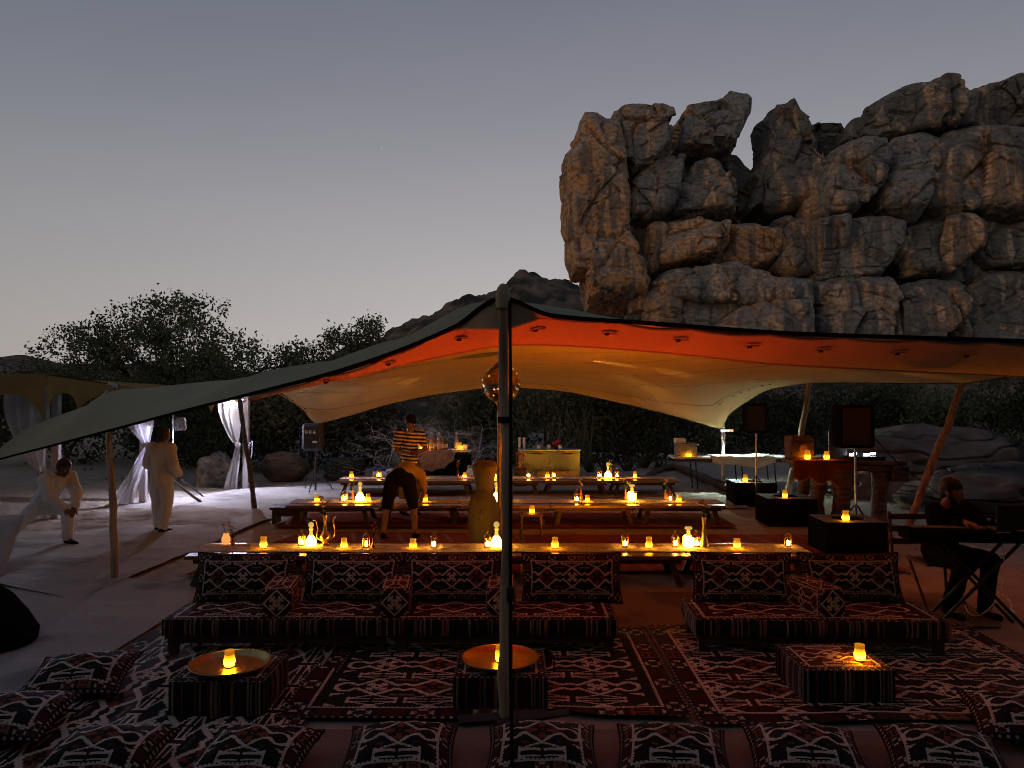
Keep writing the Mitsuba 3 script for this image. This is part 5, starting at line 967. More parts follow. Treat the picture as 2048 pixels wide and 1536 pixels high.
obj('bracket', P(tube([(LS[0], 16.3, 1.75), c + [0, 0, 0.1]], 0.012, 6), 'black_metal'), k)
k = thing('floor_spar', 'dark wooden spar leaning on the ground beside the man in white', 'spar'); scene[k] = P(tube(wob(gd(402, 1004), at(346, 962, 15.4), 8, 0.004, 3), 0.028, 8), 'dark_wood', 40)
k = thing('flood_lamp', 'small white flood lamp clamped at the top of the rightmost marquee post', 'lamp'); c = at(476, 803, 17.55)
dirn = np.array([0.45, -0.62, -0.80]); dirn /= np.linalg.norm(dirn)
def aim(m, d, c):
    d = np.array(d, float) / np.linalg.norm(d); m.apply_transform(trimesh.geometry.align_vectors([0, 0, 1], d)); m.apply_translation(c); return m
obj('housing', P(aim(box(0, 0, -0.035, 0.24, 0.16, 0.06, 0.012), dirn, c), 'black_metal'), k)
obj('panel', P(aim(box(0, 0, 0.002, 0.20, 0.12, 0.006), dirn, c), 'white_plastic', emitter=glow((0.80, 0.78, 1.0), 60.0, 0.6)), k)
bl_ = trimesh.creation.icosphere(2, 0.05); bl_.apply_translation(c + [-0.10, -0.06, 0.05]); obj('bulb', P(bl_, 'white_plastic', True, emitter=glow((0.86, 0.84, 1.0), 650.0, 2.5)), k)  # extra bulb beside the panel, put in to whiten the curtain
obj('clamp', P(tube([c - dirn * 0.04, np.array([Pq[3][0], 17.95, c[2]])], 0.015, 6), 'black_metal'), k)
# ------------------------------------------------------------------ the bar at the back
k = thing('drinks_table', 'dark folding drinks table with a mandala cloth over its left side', 'table'); DY = 19.9; x0, x1 = at(833, 0, DY)[0], at(942, 0, DY)[0]
obj('top', P(box((x0 + x1) / 2, DY + 0.3, 0.735, x1 - x0, 0.62, 0.035, 0.006), 'white_plastic'), k); obj('skirt', P(box((x0 + x1) / 2 + 0.03, DY + 0.32, 0.36, x1 - x0 - 0.08, 0.5, 0.71, 0.01), 'black_cloth'), k)
def mandala(p, n, uv):
    rr = dr.sqrt(dr.square(uv.x) + dr.square(uv.y)); a = dr.atan2(uv.y, uv.x); tri = dr.abs(a * 5.0 - dr.floor(a * 5.0 + 0.5)) * 0.16
    b = (rr + tri) * 26.0; f_ = b - dr.floor(b); i = dr.floor(b); rn = mikit.cell_rand(i, 2)
    return dr.select(f_ < 0.3, mi.Color3f(0.55, 0.45, 0.40), dr.select(rn < 0.4, mi.Color3f(0.34, 0.10, 0.08), dr.select(rn < 0.7, mi.Color3f(0.45, 0.22, 0.16), mi.Color3f(0.22, 0.22, 0.26))))
diffuse('mandala_cloth', mikit.proc(mandala))
k2 = thing('mandala_cloth', 'half round mandala cloth hanging off the front of the drinks table', 'cloth'); xc = at(858, 0, DY)[0]
aa = np.linspace(math.pi, 2 * math.pi, 73); rr_ = np.linspace(0.02, 1, 12); A, R_g = np.meshgrid(aa, rr_, indexing='ij'); edge = 0.60 * (1 - 0.08 * np.abs(np.sin(A * 6.5)))
Xm = xc + 0.93 * R_g * np.cos(A) * edge / 0.6 * 0.82; Zm = 0.765 + R_g * np.sin(A) * edge * 0.92; Ym = DY - 0.02 - 0.02 * np.sin(Xm * 14) * R_g
obj('drop', P(gridmesh(Xm, Ym, Zm), 'mandala_cloth', True, uv=np.stack([R_g * np.cos(A) * edge, R_g * np.sin(A) * edge], -1).reshape(-1, 2)), k2)
obj('top_fold', P(box(xc, DY + 0.17, 0.757, 1.25, 0.36, 0.006), 'linen'), k2)
def bottle(prof, bs, capbs, s=1.0):
    kt = Kit(); kt.add('glass', P(lathe([(a * s, b * s) for a, b in prof], 14), bs, 40)); top_ = prof[-1]
    kt.add('cap', P(lathe([(0.001, top_[1] * s), (0.017 * s, top_[1] * s), (0.017 * s, (top_[1] + 0.03) * s), (0.001, (top_[1] + 0.031) * s)], 10), capbs, 40)); kt.add('label_band', P(lathe([(0.0405 * s, 0.05 * s), (0.0405 * s, 0.13 * s)], 14), 'linen', 40)); return kt
pr = [(0.001, 0), (0.038, 0), (0.04, 0.01), (0.04, 0.16), (0.030, 0.20), (0.014, 0.225), (0.013, 0.275)]
bA, bB, bC = bottle(pr, 'amber_liquid', 'black_plastic'), bottle(pr, 'clear_bottle', 'white_plastic', 1.12), bottle(pr, 'green_bottle', 'brass_dark', 0.9)
for px, kt, w_ in [(841, bB, 'tall pale bottle, leftmost on the drinks table'), (855, bA, 'amber spirit bottle, second from the left on the drinks table'), (864, bB, 'pale capped bottle third from the left on the drinks table'), (871, bA, 'amber spirit bottle in the middle of the drinks table group'), (879, bB, 'pale bottle right of the middle of the drinks table group'), (886, bA, 'last amber spirit bottle on the drinks table'), (893, bC, 'small green bottle at the right of the drinks table group'), (914, bB, 'lone blue white water bottle at the right of the drinks table')]:
    kt.place('bottle', w_, 'bottle', M((at(px, 0, DY + 0.25)[0], DY + 0.25, 0.756), 0, 1.35), 'bottles on the drinks table')
k = thing('serving_tray', 'white tray at the right end of the drinks table', 'tray'); scene[k] = P(box(at(915, 0, DY)[0], DY + 0.2, 0.775, 0.52, 0.34, 0.03, 0.01), 'white_plastic')
k = thing('paper_box', 'small white box on the tray of the drinks table', 'box'); scene[k] = P(box(at(930, 0, DY)[0], DY + 0.3, 0.85, 0.13, 0.12, 0.11, 0.006), 'white_plastic')
for px, lab in [(846, 'glowing amber glass votive among the drinks table bottles'), (921, 'glowing amber glass votive on the drinks table tray')]: vk.place('votive_candle', lab, 'candle', M((at(px, 0, DY)[0], DY + 0.06, 0.79 if px > 900 else 0.76), 0, 1.35), G1)
k = thing('steel_counter', 'steel refrigerated counter with two doors behind the rear row', 'counter'); CY = 19.6; x0, x1 = at(1037, 0, CY)[0], at(1159, 0, CY)[0]; xm = at(1099, 0, CY)[0]
obj('cabinet', P(box((x0 + x1) / 2, CY + 0.36, 0.40, x1 - x0, 0.66, 0.72, 0.006), 'brushed_steel'), k); obj('worktop', P(box((x0 + x1) / 2, CY + 0.34, 0.785, x1 - x0 + 0.04, 0.72, 0.045, 0.008), 'steel'), k)
for a, b in ((x0 + 0.03, xm - 0.015), (xm + 0.015, x1 - 0.03)):
    d_ = obj('door', P(box((a + b) / 2, CY + 0.015, 0.39, b - a, 0.03, 0.66, 0.006), 'brushed_steel'), k); obj('grip', P(box((a + b) / 2 + 0.08, CY - 0.004, 0.70, 0.24, 0.012, 0.025), 'black_plastic'), d_)
cupk = Kit(); cupk.add('cups', P(lathe([(0.03, 0), (0.036, 0.27), (0.040, 0.28), (0.034, 0.28)], 14), 'white_plastic', 40)); cupk.add('lip', P(lathe([(0.040, 0.28), (0.043, 0.285), (0.040, 0.29)], 14), 'white_plastic', 40))
for px, w_ in ((1039, 'left'), (1048, 'right')): cupk.place('cup_stack', f'stack of pale plastic cups, {w_} of two on the steel counter', 'cups', M((at(px, 0, CY + .3)[0], CY + 0.3, 0.808)), 'cup stacks on the steel counter')
jark = Kit(); jark.add('jar', P(lathe([(0.001, 0), (0.048, 0), (0.05, 0.07), (0.045, 0.09)], 14), 'white_plastic', 40)); jark.add('lid', P(lathe([(0.001, 0.108), (0.05, 0.106), (0.05, 0.088), (0.045, 0.088)], 14), 'steel', 40))
for px, w_ in ((1077, 'first'), (1097, 'second'), (1119, 'third')): jark.place('jar', f'small white jar, {w_} from the left on the steel counter', 'jar', M((at(px, 0, CY + .2)[0], CY + 0.2, 0.808)), 'small jars on the steel counter')
k = thing('fruit_bowl', 'dark bowl of red fruit on the steel counter', 'bowl'); c = np.array([at(1112, 0, CY + .4)[0], CY + 0.42, 0.808]); bw_ = lathe([(0.001, 0.0), (0.07, 0.0), (0.12, 0.07), (0.11, 0.07), (0.06, 0.012), (0.001, 0.012)], 20); bw_.apply_translation(c); obj('bowl', P(bw_, 'dark_wood', 40), k)
for i in range(9):
    f_ = trimesh.creation.icosphere(2, 0.042); f_.apply_translation(c + [0.07 * math.cos(i * 2.4) * (i > 0), 0.07 * math.sin(i * 2.4) * (i > 0), 0.085 + 0.05 * (i % 3)]); obj('fruit', P(f_, 'red_paint', True), k)
k = thing('red_lantern', 'tall lantern with a red top left of the steel counter', 'lantern'); c = np.array([at(1040, 0, 18.6)[0], 18.6, 0.44])
obj('stand', P(box(c[0], c[1], 0.21, 0.3, 0.3, 0.44, 0.01), 'dark_wood'), k); obj('candle', P(tube([c + [0, 0, .01], c + [0, 0, .15]], 0.035, 10), 'wax', 40, emitter=glow(HOT, 1.4, 0.1)), k)
for i, (sx, sy) in enumerate([(-1, -1), (1, -1), (-1, 1), (1, 1)]): obj('bar', P(tube([c + [sx * .08, sy * .08, 0], c + [sx * .08, sy * .08, .32]], 0.008, 4), 'red_paint'), k)
obj('lid', P(box(c[0], c[1], c[2] + 0.34, 0.19, 0.19, 0.04, 0.008), 'red_paint'), k); obj('base', P(box(c[0], c[1], c[2] + 0.004, 0.19, 0.19, 0.012), 'red_paint'), k)
k = thing('cool_box', 'blue lidded cool box beside the striped man', 'cool box'); c = at(762, 950, 19.0); obj('body', P(box(c[0], 19.2, 0.16, 0.42, 0.4, 0.32, 0.03), 'white_plastic'), k); obj('lid', P(box(c[0], 19.2, 0.35, 0.44, 0.42, 0.07, 0.03), 'blue_plastic'), k)
k = thing('pet_crate', 'grey crate with a square white framed opening beside the cool box', 'crate'); c = at(786, 950, 18.7); obj('body', P(box(c[0], 18.9, 0.17, 0.34, 0.36, 0.34, 0.02), 'grey_plastic'), k)
obj('hatch_frame', P(cat([box(c[0] + .06, 18.715, 0.24, 0.13, 0.012, 0.016), box(c[0] + .06, 18.715, 0.12, 0.13, 0.012, 0.016), box(c[0] + .0, 18.715, 0.18, 0.016, 0.012, 0.104), box(c[0] + .12, 18.715, 0.18, 0.016, 0.012, 0.104)]), 'white_plastic'), k); obj('lid', P(box(c[0], 18.9, 0.36, 0.36, 0.38, 0.035, 0.015), 'white_plastic'), k)
for px, Y, w_, s_ in [(945, 19.2, 'white plastic jerrycan left of the urn on the ground', 1.0), (977, 19.4, 'white plastic jerrycan right behind the urn pot', 0.9)]:
    k = thing('jerrycan', w_, 'jerrycan'); c = np.array([at(px, 0, Y)[0], Y, 0]); obj('body', P(box(c[0], Y, 0.19 * s_, 0.28 * s_, 0.24 * s_, 0.38 * s_, 0.06), 'white_plastic'), k); nk = lathe([(0.035, 0.36 * s_), (0.035, 0.43 * s_), (0.001, 0.435 * s_)], 10); nk.apply_translation(c); obj('cap', P(nk, 'white_plastic', 40), k)
    obj('handle', P(tube([c + [-.1 * s_, 0, .37 * s_], c + [-.1 * s_, 0, .43 * s_], c + [-.03, 0, .44 * s_]], 0.014, 6), 'white_plastic', 40), k)
k = thing('blue_crate', 'low blue crate under the drinks table', 'crate'); scene[k] = P(box(at(880, 0, 19.6)[0], 19.7, 0.06, 0.36, 0.26, 0.12, 0.01), 'blue_plastic'); k = thing('red_crate', 'low red crate under the drinks table', 'crate'); scene[k] = P(box(at(903, 0, 19.6)[0], 19.7, 0.06, 0.46, 0.26, 0.12, 0.01), 'red_paint')
# bag-like speaker at the left rear corner
k = thing('stand_speaker', 'dark speaker with pale letters at the left rear tent corner', 'speaker'); c = at(626, 874, 17.6)
bd = box(0, 0, 0, 0.44, 0.36, 0.62, 0.06); bd.apply_translation(c); obj('cabinet', P(bd, 'black_plastic'), k)
obj('stand', P(tube([(c[0] + .05, 17.65, 0.02), (c[0] + .05, 17.65, c[2] - 0.3)], 0.022, 8), 'black_metal', 40), k)
for a in (0.4, 2.5, 4.6): obj('leg', P(tube([(c[0] + .05, 17.65, 0.55), (c[0] + .05 + 0.4 * math.cos(a), 17.65 + 0.4 * math.sin(a), 0.01)], 0.012, 5), 'black_metal'), k)
tx = meshkit.text_mesh('G C A', 0.065, 0.006, True); tx.apply_transform(trimesh.transformations.rotation_matrix(math.pi / 2, (1, 0, 0))); tx.apply_translation(c + [-0.14, -0.182, 0.09]); obj('lettering', P(tx, 'white_paint'), k)
obj('badge', P(box(c[0] + 0.09, c[1] - 0.183, c[2] - 0.10, 0.10, 0.008, 0.03), 'white_paint'), k)
# ------------------------------------------------------------------ music corner at the right
def speaker(label, px, py, Y, w_, h, gz=0.0):
    k = thing('stage_speaker', label, 'speaker'); c = at(px, py, Y); bd = box(0, 0, 0, w_, 0.36, h, 0.035); bd.apply_transform(trimesh.transformations.rotation_matrix(-0.12, (0, 0, 1))); bd.apply_translation(c); obj('cabinet', P(bd, 'black_cloth'), k)
    obj('grille', P(box(c[0] - 0.02, c[1] - 0.195, c[2], w_ * 0.82, 0.012, h * 0.84, 0.004), 'black_plastic'), k); obj('pole', P(tube([(c[0] + .03, Y, gz + 0.02), (c[0] + .03, Y, c[2] - h / 2 + 0.01)], 0.018, 10), 'steel', 40), k)
    for a in (0.2, 2.3, 4.4): obj('leg', P(tube([(c[0] + .03, Y, gz + 0.60), (c[0] + .03 + 0.45 * math.cos(a), Y + 0.45 * math.sin(a), gz + 0.015)], 0.013, 6), 'black_metal'), k)
speaker('big black speaker on a steel pole above the carved console', 1706, 852, 11.2, 0.50, 0.62); speaker('black speaker on a pole near the right rear tent corner', 1509, 836, 15.2, 0.42, 0.58)
k = thing('speaker_cable', 'thin dark guy line sloping from the big speaker towards the keyboard player', 'cable'); scene[k] = P(tube(curve([at(1738, 862, 11.4), at(1800, 930, 11.5), at(1886, 995, 11.6), gd(1960, 1075)], 20), 0.008, 5), 'black_cloth', 30)
cube = Kit(); cm, cu = padbox(0.82, 0.74, 0.44, 0.012); cube.add('cover', P(cm, 'black_cloth', True)); cube.add('top_cloth', P(box(0, 0, 0.444, 0.80, 0.72, 0.012, 0.005), 'dark_wood'))
for px, py, lab, vx, vlab in [(1514, 1012, 'black cloth cube farthest back in the right row of three', 1486, 'farthest'), (1587, 1052, 'black cloth cube in the middle of the right row of three', 1564, 'middle'), (1718, 1112, 'black cloth cube nearest the keyboard player', 1684, 'nearest')]:
    p = gd(px, py); cube.place('cloth_cube', lab, 'pouf', M((p[0], p[1] + 0.37, 0), -2), 'black cloth cubes holding votives'); vk.place('votive_candle', f'glowing amber glass votive on the {vlab} black cloth cube', 'candle', M((at(vx, 0, p[1] + 0.14)[0], p[1] + 0.14, 0.452), 0, 1.15), G1)
# carved console: thick slab on trunk legs with a scalloped orange cloth
k = thing('carved_console', 'rustic wooden console on thick trunk legs with music gear on it', 'table'); KY = 13.2; x0, x1 = at(1588, 0, KY)[0], at(1806, 0, KY)[0]
wood('console_wood', (0.06, 0.03, 0.014), (0.15, 0.075, 0.033), 0.6)
sl = box((x0 + x1) / 2, KY + 0.35, 1.02, x1 - x0, 0.80, 0.07, 0.015); sl2 = box((x0 + x1) / 2 + .03, KY + 0.35, 0.93, x1 - x0 - 0.16, 0.7, 0.10, 0.01); obj('slab', P(sl, 'console_wood'), k); obj('rail', P(sl2, 'console_wood'), k)
for px, y_, r_ in ((1628, KY + .1, 0.13), (1672, KY - .02, 0.16), (1748, KY + .15, 0.14), (1600, KY + .6, 0.11)):
    p = at(px, 0, y_); lg = tube(wob((p[0], y_, -0.03), (p[0] + 0.03, y_, 0.90), 9, 0.012, px), np.array([1.2, 1.05, 0.95, .9, .9, .95, 1, 1.05, 1.15]) * r_, 12); obj('trunk_leg', P(lg, 'console_wood', 40), k)
obj('end_board', P(box(x1 - 0.14, KY + 0.1, 0.84, 0.30, 0.4, 0.26, 0.02), 'dark_wood'), k)
k = thing('orange_cloth', 'orange scalloped cloth hanging off the front of the carved console', 'cloth'); diffuse('orange_velvet', (0.24, 0.055, 0.014)); diffuse('ochre_trim', (0.48, 0.25, 0.07))
u = np.linspace(0, 1, 90); v = np.linspace(0, 1, 12); U, V_ = np.meshgrid(u, v, indexing='ij'); H = 0.22 + 0.10 * U + 0.10 * np.abs(np.sin(U * 9.4 + 0.6)) ** 0.8
xa, xb = at(1583, 0, KY - .08)[0], at(1700, 0, KY - .1)[0]; X = xa + (xb - xa) * U; Yv = KY - 0.075 - 0.03 * np.sin(U * 19) * V_ - 0.02 * U; Zv = 1.06 - 0.06 * U - V_ * H
obj('drop', P(gridmesh(X, Yv, Zv), 'orange_velvet', True), k); obj('trim', P(tube(np.stack([X[:, -1], Yv[:, -1] - 0.004, Zv[:, -1]], -1), 0.014, 5), 'ochre_trim', 30), k); obj('top_fold', P(box((xa + xb) / 2, KY + 0.18, 1.060, xb - xa, 0.46, 0.008), 'orange_velvet'), k)
k = thing('wooden_case', 'dark brown boxy case with a pale round dial on the carved console', 'case'); c = at(1600, 890, KY + 0.3); obj('body', P(box(c[0], KY + 0.35, 1.065 + 0.20, 0.40, 0.34, 0.40, 0.02), 'console_wood'), k); ds = lathe([(0.001, 0.012), (0.065, 0.012), (0.072, 0.0), (0.001, 0.0)], 22); ds.apply_transform(trimesh.transformations.rotation_matrix(math.pi / 2, (1, 0, 0))); ds.apply_translation((at(1610, 897, KY + .1)[0], KY + 0.175, at(1610, 897, KY + .17)[2])); obj('dial', P(ds, 'petal_pink', 40, emitter=glow((1.0, 0.36, 0.18), 0.30)), k)
for px, lab in ((1613, 'glowing amber glass votive on the console before the round dial'), (1651, 'glowing amber glass votive on the orange cloth of the console')): vk.place('votive_candle', lab, 'candle', M((at(px, 0, KY)[0], KY + 0.08, 1.068), 0, 1.2), G1)
k = thing('mixing_desk', 'black mixing desk with bright white lights on the carved console', 'mixer'); c = np.array([at(1722, 0, KY + .2)[0], KY + 0.25, 1.09]); obj('body', P(box(c[0], c[1], c[2], 0.62, 0.40, 0.07, 0.012), 'black_plastic'), k); obj('panel', P(aim(box(0, 0, 0, 0.56, 0.10, 0.02), (0, -0.5, 1), c + [0, 0.12, 0.06]), 'black_metal'), k)
for i, (dx, w_, s_) in enumerate([(-0.22, 0.07, 1), (-0.16, 0.05, 0.8), (0.03, 0.10, 1), (0.14, 0.08, 1)]): obj('light_button', P(box(c[0] + dx, c[1] - 0.06, c[2] + 0.06 + 0.012 * (i % 2), w_, 0.03, 0.045, 0.006), 'white_plastic', emitter=glow((0.92, 0.96, 1.0), 14.0 * s_, 0.1)), k)
obj('dark_screen', P(box(c[0] - 0.42, c[1] + .05, c[2] + 0.22, 0.32, 0.05, 0.52, 0.01), 'black_plastic'), k)
# rear side table under the white lamp
k = thing('folding_table', 'long low folding table in the cold light under the right rear corner', 'table'); ya = 17.6; a_, b_ = at(1345, 0, ya)[0], at(1580, 0, ya)[0]; hz = at(0, 916, ya)[2]
obj('top', P(box((a_ + b_) / 2, ya + 0.35, hz, b_ - a_, 0.7, 0.04, 0.008), 'white_paint'), k); obj('front_rail', P(box((a_ + b_) / 2, ya + 0.02, hz - 0.05, b_ - a_ - .04, 0.03, 0.07), 'dark_wood'), k)
for x in (a_ + 0.5, (a_ + b_) / 2 + 0.2, b_ - 0.4):
    for dy in (0.08, 0.62): obj('leg', P(tube([(x, ya + dy, hz - 0.02), (x + 0.06, ya + dy, 0.0)], 0.016, 6), 'black_metal'), k)
k = thing('crumpled_cloth', 'crumpled pale sheet bunched on the long folding table', 'cloth'); U, V_ = np.meshgrid(np.linspace(0, 1, 60), np.linspace(0, 1, 26), indexing='ij'); q = np.stack([U * 7, V_ * 4, U * 0], -1)
xl, xr = at(1420, 0, ya)[0], at(1545, 0, ya)[0]; drop = np.clip((0.25 - V_) / 0.25, 0, 1); scene[k] = P(gridmesh(xl + (xr - xl) * U, ya - 0.02 + 0.6 * np.clip(V_ - 0.25, 0, 1) - 0.03 * drop, hz + 0.03 + 0.09 * np.clip(meshkit.fbm(q, 3, 4) - .3, 0, 1) * (1 - drop) - drop * 0.16 * (0.6 + meshkit.fbm(q * 0.6, 2, 7))), 'linen', True)
k = thing('storage_crate', 'grey lidded storage crate on the left end of the folding table', 'crate'); c = at(1372, 893, 17.9); obj('body', P(box(c[0], 17.95, hz + 0.16, 0.46, 0.36, 0.26, 0.02), 'grey_plastic'), k); obj('lid', P(box(c[0] + .01, 17.95, hz + 0.30, 0.50, 0.40, 0.04, 0.012), 'grey_plastic'), k)
k = thing('white_carton', 'small white carton on top of the grey storage crate', 'carton'); scene[k] = P(box(at(1357, 0, 17.9)[0], 17.92, hz + 0.32 + 0.058, 0.24, 0.22, 0.11, 0.01), 'white_plastic')
vk.place('votive_candle', 'glowing amber glass votive on the left end of the folding table', 'candle', M((at(1375, 0, ya + .08)[0], ya + 0.10, hz + 0.022), 0, 1.25), G1)
k = thing('driftwood_log', 'dark curved driftwood log right of the rear table row', 'log'); scene[k] = P(tube(curve([gd(1290, 966) + [0, 0, .12], gd(1345, 958) + [0, 0, .32], gd(1405, 972) + [0, 0, .2], gd(1470, 990) + [0, 0, .10], gd(1560, 1000) + [0, 0, 0.06]], 24), np.linspace(0.07, 0.12, 24) * (1 + 0.15 * np.sin(np.arange(24) * 1.7)), 10), 'dark_wood', 40)
k = thing('bar_lamp', 'white bar lamp with orange end on the right rear tent pole', 'lamp'); c = at(1450, 861, 17.95); obj('bar', P(box(c[0], 17.95, c[2], 0.20, 0.06, 0.05, 0.01), 'white_plastic', emitter=glow((0.85, 1.0, 0.92), 0.9)), k); obj('end_cap', P(box(c[0] + 0.145, 17.95, c[2], 0.09, 0.062, 0.055, 0.01), 'petal_pink', emitter=glow((1.0, 0.30, 0.12), 1.2)), k)
# keyboard, stand, laptop, chair
prin('piano_key', (0.10, 0.095, 0.09), 0.5); KX = at(1925, 0, 7.35)[0]; k = thing('keyboard', 'black stage piano on a folding cross stand', 'keyboard'); kz = at(0, 1070, 7.25)[2]
bd = box(0, 0, 0, 1.25, 0.30, 0.10, 0.015); T_k = trimesh.transformations.rotation_matrix(-0.10, (0, 0, 1)); T_k[:3, 3] = (KX, 7.25, kz)
bd.apply_transform(T_k); obj('case', P(bd, 'black_cloth'), k)
for i in range(30):
    kk = box(-0.50 + i * 0.0236, 0.075, 0.056, 0.0216, 0.13, 0.012, 0.002); kk.apply_transform(T_k); obj('key', P(kk, 'piano_key'), k)
for s_ in (-1, 1):
    for dy in (-0.12, 0.12): lg = tube([(-0.34 * s_, dy, -0.05), (0.40 * s_, dy, -kz + 0.02)], 0.016, 6); lg.apply_transform(T_k); obj('stand_leg', P(lg, 'black_metal', 40), k)
k = thing('laptop', 'open black laptop on the keyboard', 'laptop'); lb = box(0.30, -0.02, 0.062, 0.36, 0.24, 0.02, 0.006); ls = box(0.30, -0.16, 0.18, 0.36, 0.014, 0.25, 0.005); lb.apply_transform(T_k); ls.apply_transform(T_k); obj('base', P(lb, 'black_plastic'), k); obj('lid', P(ls, 'black_plastic'), k)
k = thing('papers', 'small loose white papers on the keyboard end', 'paper'); pa = cat([box(0.02 + 0.16, -0.14, 0.054, 0.10, 0.06, 0.005), box(0.36, -0.15, 0.075, 0.13, 0.05, 0.006)]); pa.apply_transform(T_k); scene[k] = P(pa, 'white_plastic')
k = thing('white_cable', 'thin white cable looping on the ground right of the sofa', 'cable'); scene[k] = P(tube(curve([at(2005, 1090, 7.1), at(2010, 1150, 7.1), gd(1945, 1235) + [0, 0, .02], gd(1960, 1200) + [0, 0, .12], gd(2000, 1205) + [0, 0, .10], gd(2015, 1232) + [0, 0, .02]], 26), 0.006, 5), 'white_plastic', 30)
pl = lathe([(0.001, 0), (0.04, 0), (0.045, 0.05), (0.03, 0.07), (0.001, 0.075)], 12); pl.apply_translation(gd(2022, 1235)); k = thing('cable_plug', 'white plug at the end of the white cable', 'plug'); scene[k] = P(pl, 'white_plastic', 40)
CX, CYc = at(1868, 0, 7.95)[0], 8.0; k = thing('folding_chair', 'dark slatted folding chair under the keyboard player', 'chair')
obj('seat', P(box(CX, CYc, 0.455, 0.42, 0.40, 0.03, 0.008), 'dark_wood'), k)
for i in range(3): obj('back_slat', P(box(CX - 0.10, CYc + 0.22, 0.62 + 0.13 * i, 0.58, 0.02, 0.06, 0.005), 'dark_wood'), k)
for s_ in (-1, 1): obj('back_post', P(tube([(CX - 0.1 + s_ * 0.27, CYc + 0.10, 0.0), (CX - .1 + s_ * 0.27, CYc + 0.23, 0.93)], 0.016, 6), 'dark_wood'), k); obj('leg', P(tube([(CX + s_ * 0.20, CYc + 0.16, 0.45), (CX + s_ * 0.20, CYc - 0.20, 0.0)], 0.015, 6), 'dark_wood'), k)
# ------------------------------------------------------------------ people
def chains(chs, edge=0.03, it=8, seg=14):
    """one smooth surface round chains of (point, radius): every bone is the hull of the balls at its two ends"""
    parts = []
    for ch in chs:
        bl = [m3.Manifold.sphere(float(r_), seg).translate([float(t_) for t_ in p_]) for p_, r_ in ch]
        parts += [m3.Manifold.batch_hull([a, b]) for a, b in zip(bl, bl[1:])] if len(bl) > 1 else bl
    m = m3.Manifold.batch_boolean(parts, m3.OpType.Add).refine_to_length(edge).to_mesh()
    t_ = trimesh.Trimesh(m.vert_properties[:, :3], m.tri_verts)
    t_ = max(t_.split(only_watertight=False), key=lambda q: len(q.faces)) if t_.body_count > 1 else t_
    trimesh.smoothing.filter_taubin(t_, iterations=it); return t_
def vv(*a): return np.array(a, float)
def hand_chains(w, d, n, L=0.18, curl=0.5, side=1):
    """palm, four unequal fingers and a thumb from the wrist w along d; n: out of the back of the hand"""
    d = d / np.linalg.norm(d); n = n - d * (n @ d); n /= np.linalg.norm(n); s = np.cross(d, n) * side; out = []
    pe = w + d * L * 0.48
    for j, (o, ln) in enumerate([(-0.030, 0.92), (-0.010, 1.0), (0.011, 0.95), (0.030, 0.78)]):
        k0 = w + d * L * 0.10 + s * o * 0.6; k1 = pe + s * o; b = k1 + (d * math.cos(curl * .6) - n * math.sin(curl * .6)) * L * 0.24 * ln; c = b + (d * math.cos(curl * 1.5) - n * math.sin(curl * 1.5)) * L * 0.20 * ln
        out.append([(k0, 0.017), (k1, 0.0115), (b, 0.0095), (c, 0.0078)])
    t0 = w + d * L * 0.16 - s * 0.022; t1 = t0 + d * L * 0.18 - s * 0.032 - n * 0.006; t2 = t1 + d * L * 0.16 - s * 0.010 - n * 0.012
    out.append([(t0, 0.016), (t1, 0.0115), (t2, 0.009)]); return out
def head_mesh(c, f, up, s=1.0, edge=0.012):
    """a head at c that faces f: skull, jaw, nose, brows, ears, lips"""
    f = f / np.linalg.norm(f); up = up - f * (up @ f); up /= np.linalg.norm(up); r_ = np.cross(f, up)
    Q = lambda a, b, z: c + s * (r_ * a + f * b + up * z)
    ch = [[(Q(0, -0.022, 0.045), .088), (Q(0, 0.012, 0.040), .080)], [(Q(0, 0.01, 0.02), .076), (Q(0, 0.040, -0.055), .048), (Q(0, 0.055, -0.085), .026)], [(Q(0, 0.04, -0.02), .060), (Q(0, 0.035, -0.06), .050)],
          [(Q(-.045, -.005, -.06), .028), (Q(0, 0.055, -0.085), .028), (Q(.045, -.005, -.06), .028)], [(Q(0, .092, .022), .009), (Q(0, .112, -.022), .013)], [(Q(-.016, .098, -.026), .009), (Q(.016, .098, -.026), .009)],
          [(Q(-.045, .072, .034), .010), (Q(0, .090, .032), .009), (Q(.045, .072, .034), .010)], [(Q(-.022, .086, -.052), .007), (Q(0, .094, -.050), .008), (Q(.022, .086, -.052), .007)],
          [(Q(-.078, -.005, .02), .012), (Q(-.086, -.016, .0), .016), (Q(-.078, -.002, -.03), .010)], [(Q(.078, -.005, .02), .012), (Q(.086, -.016, 0), .016), (Q(.078, -.002, -.03), .010)]]
    return ch, Q
prin('skin_tan', (0.36, 0.20, 0.125), 0.55, specular=0.3); prin('skin_dark', (0.14, 0.075, 0.045), 0.5, specular=0.3); prin('hair_dark', (0.018, 0.013, 0.010), 0.6); prin('eye_white', (0.6, 0.58, 0.54), 0.3)
diffuse('white_cotton', mikit.proc(lambda p, n, uv: mi.Color3f(0.66, 0.64, 0.60) * (0.85 + 0.25 * FB(p.x * 6, p.y * 6, p.z * 3, 3)))); diffuse('dark_shorts', (0.018, 0.016, 0.016)); diffuse('olive_trousers', (0.10, 0.075, 0.04)); diffuse('tan_shirt', (0.40, 0.30, 0.17)); diffuse('shoe_dark', (0.02, 0.018, 0.016)); diffuse('black_suit', (0.014, 0.012, 0.012))
def shirt_stripe(p, n, uv):
    f_ = (p.z + 0.10 * p.x) * 15.5; return dr.select(f_ - dr.floor(f_) < 0.50, mi.Color3f(0.60, 0.52, 0.42), mi.Color3f(0.030, 0.028, 0.028))
diffuse('striped_jersey', mikit.proc(shirt_stripe))
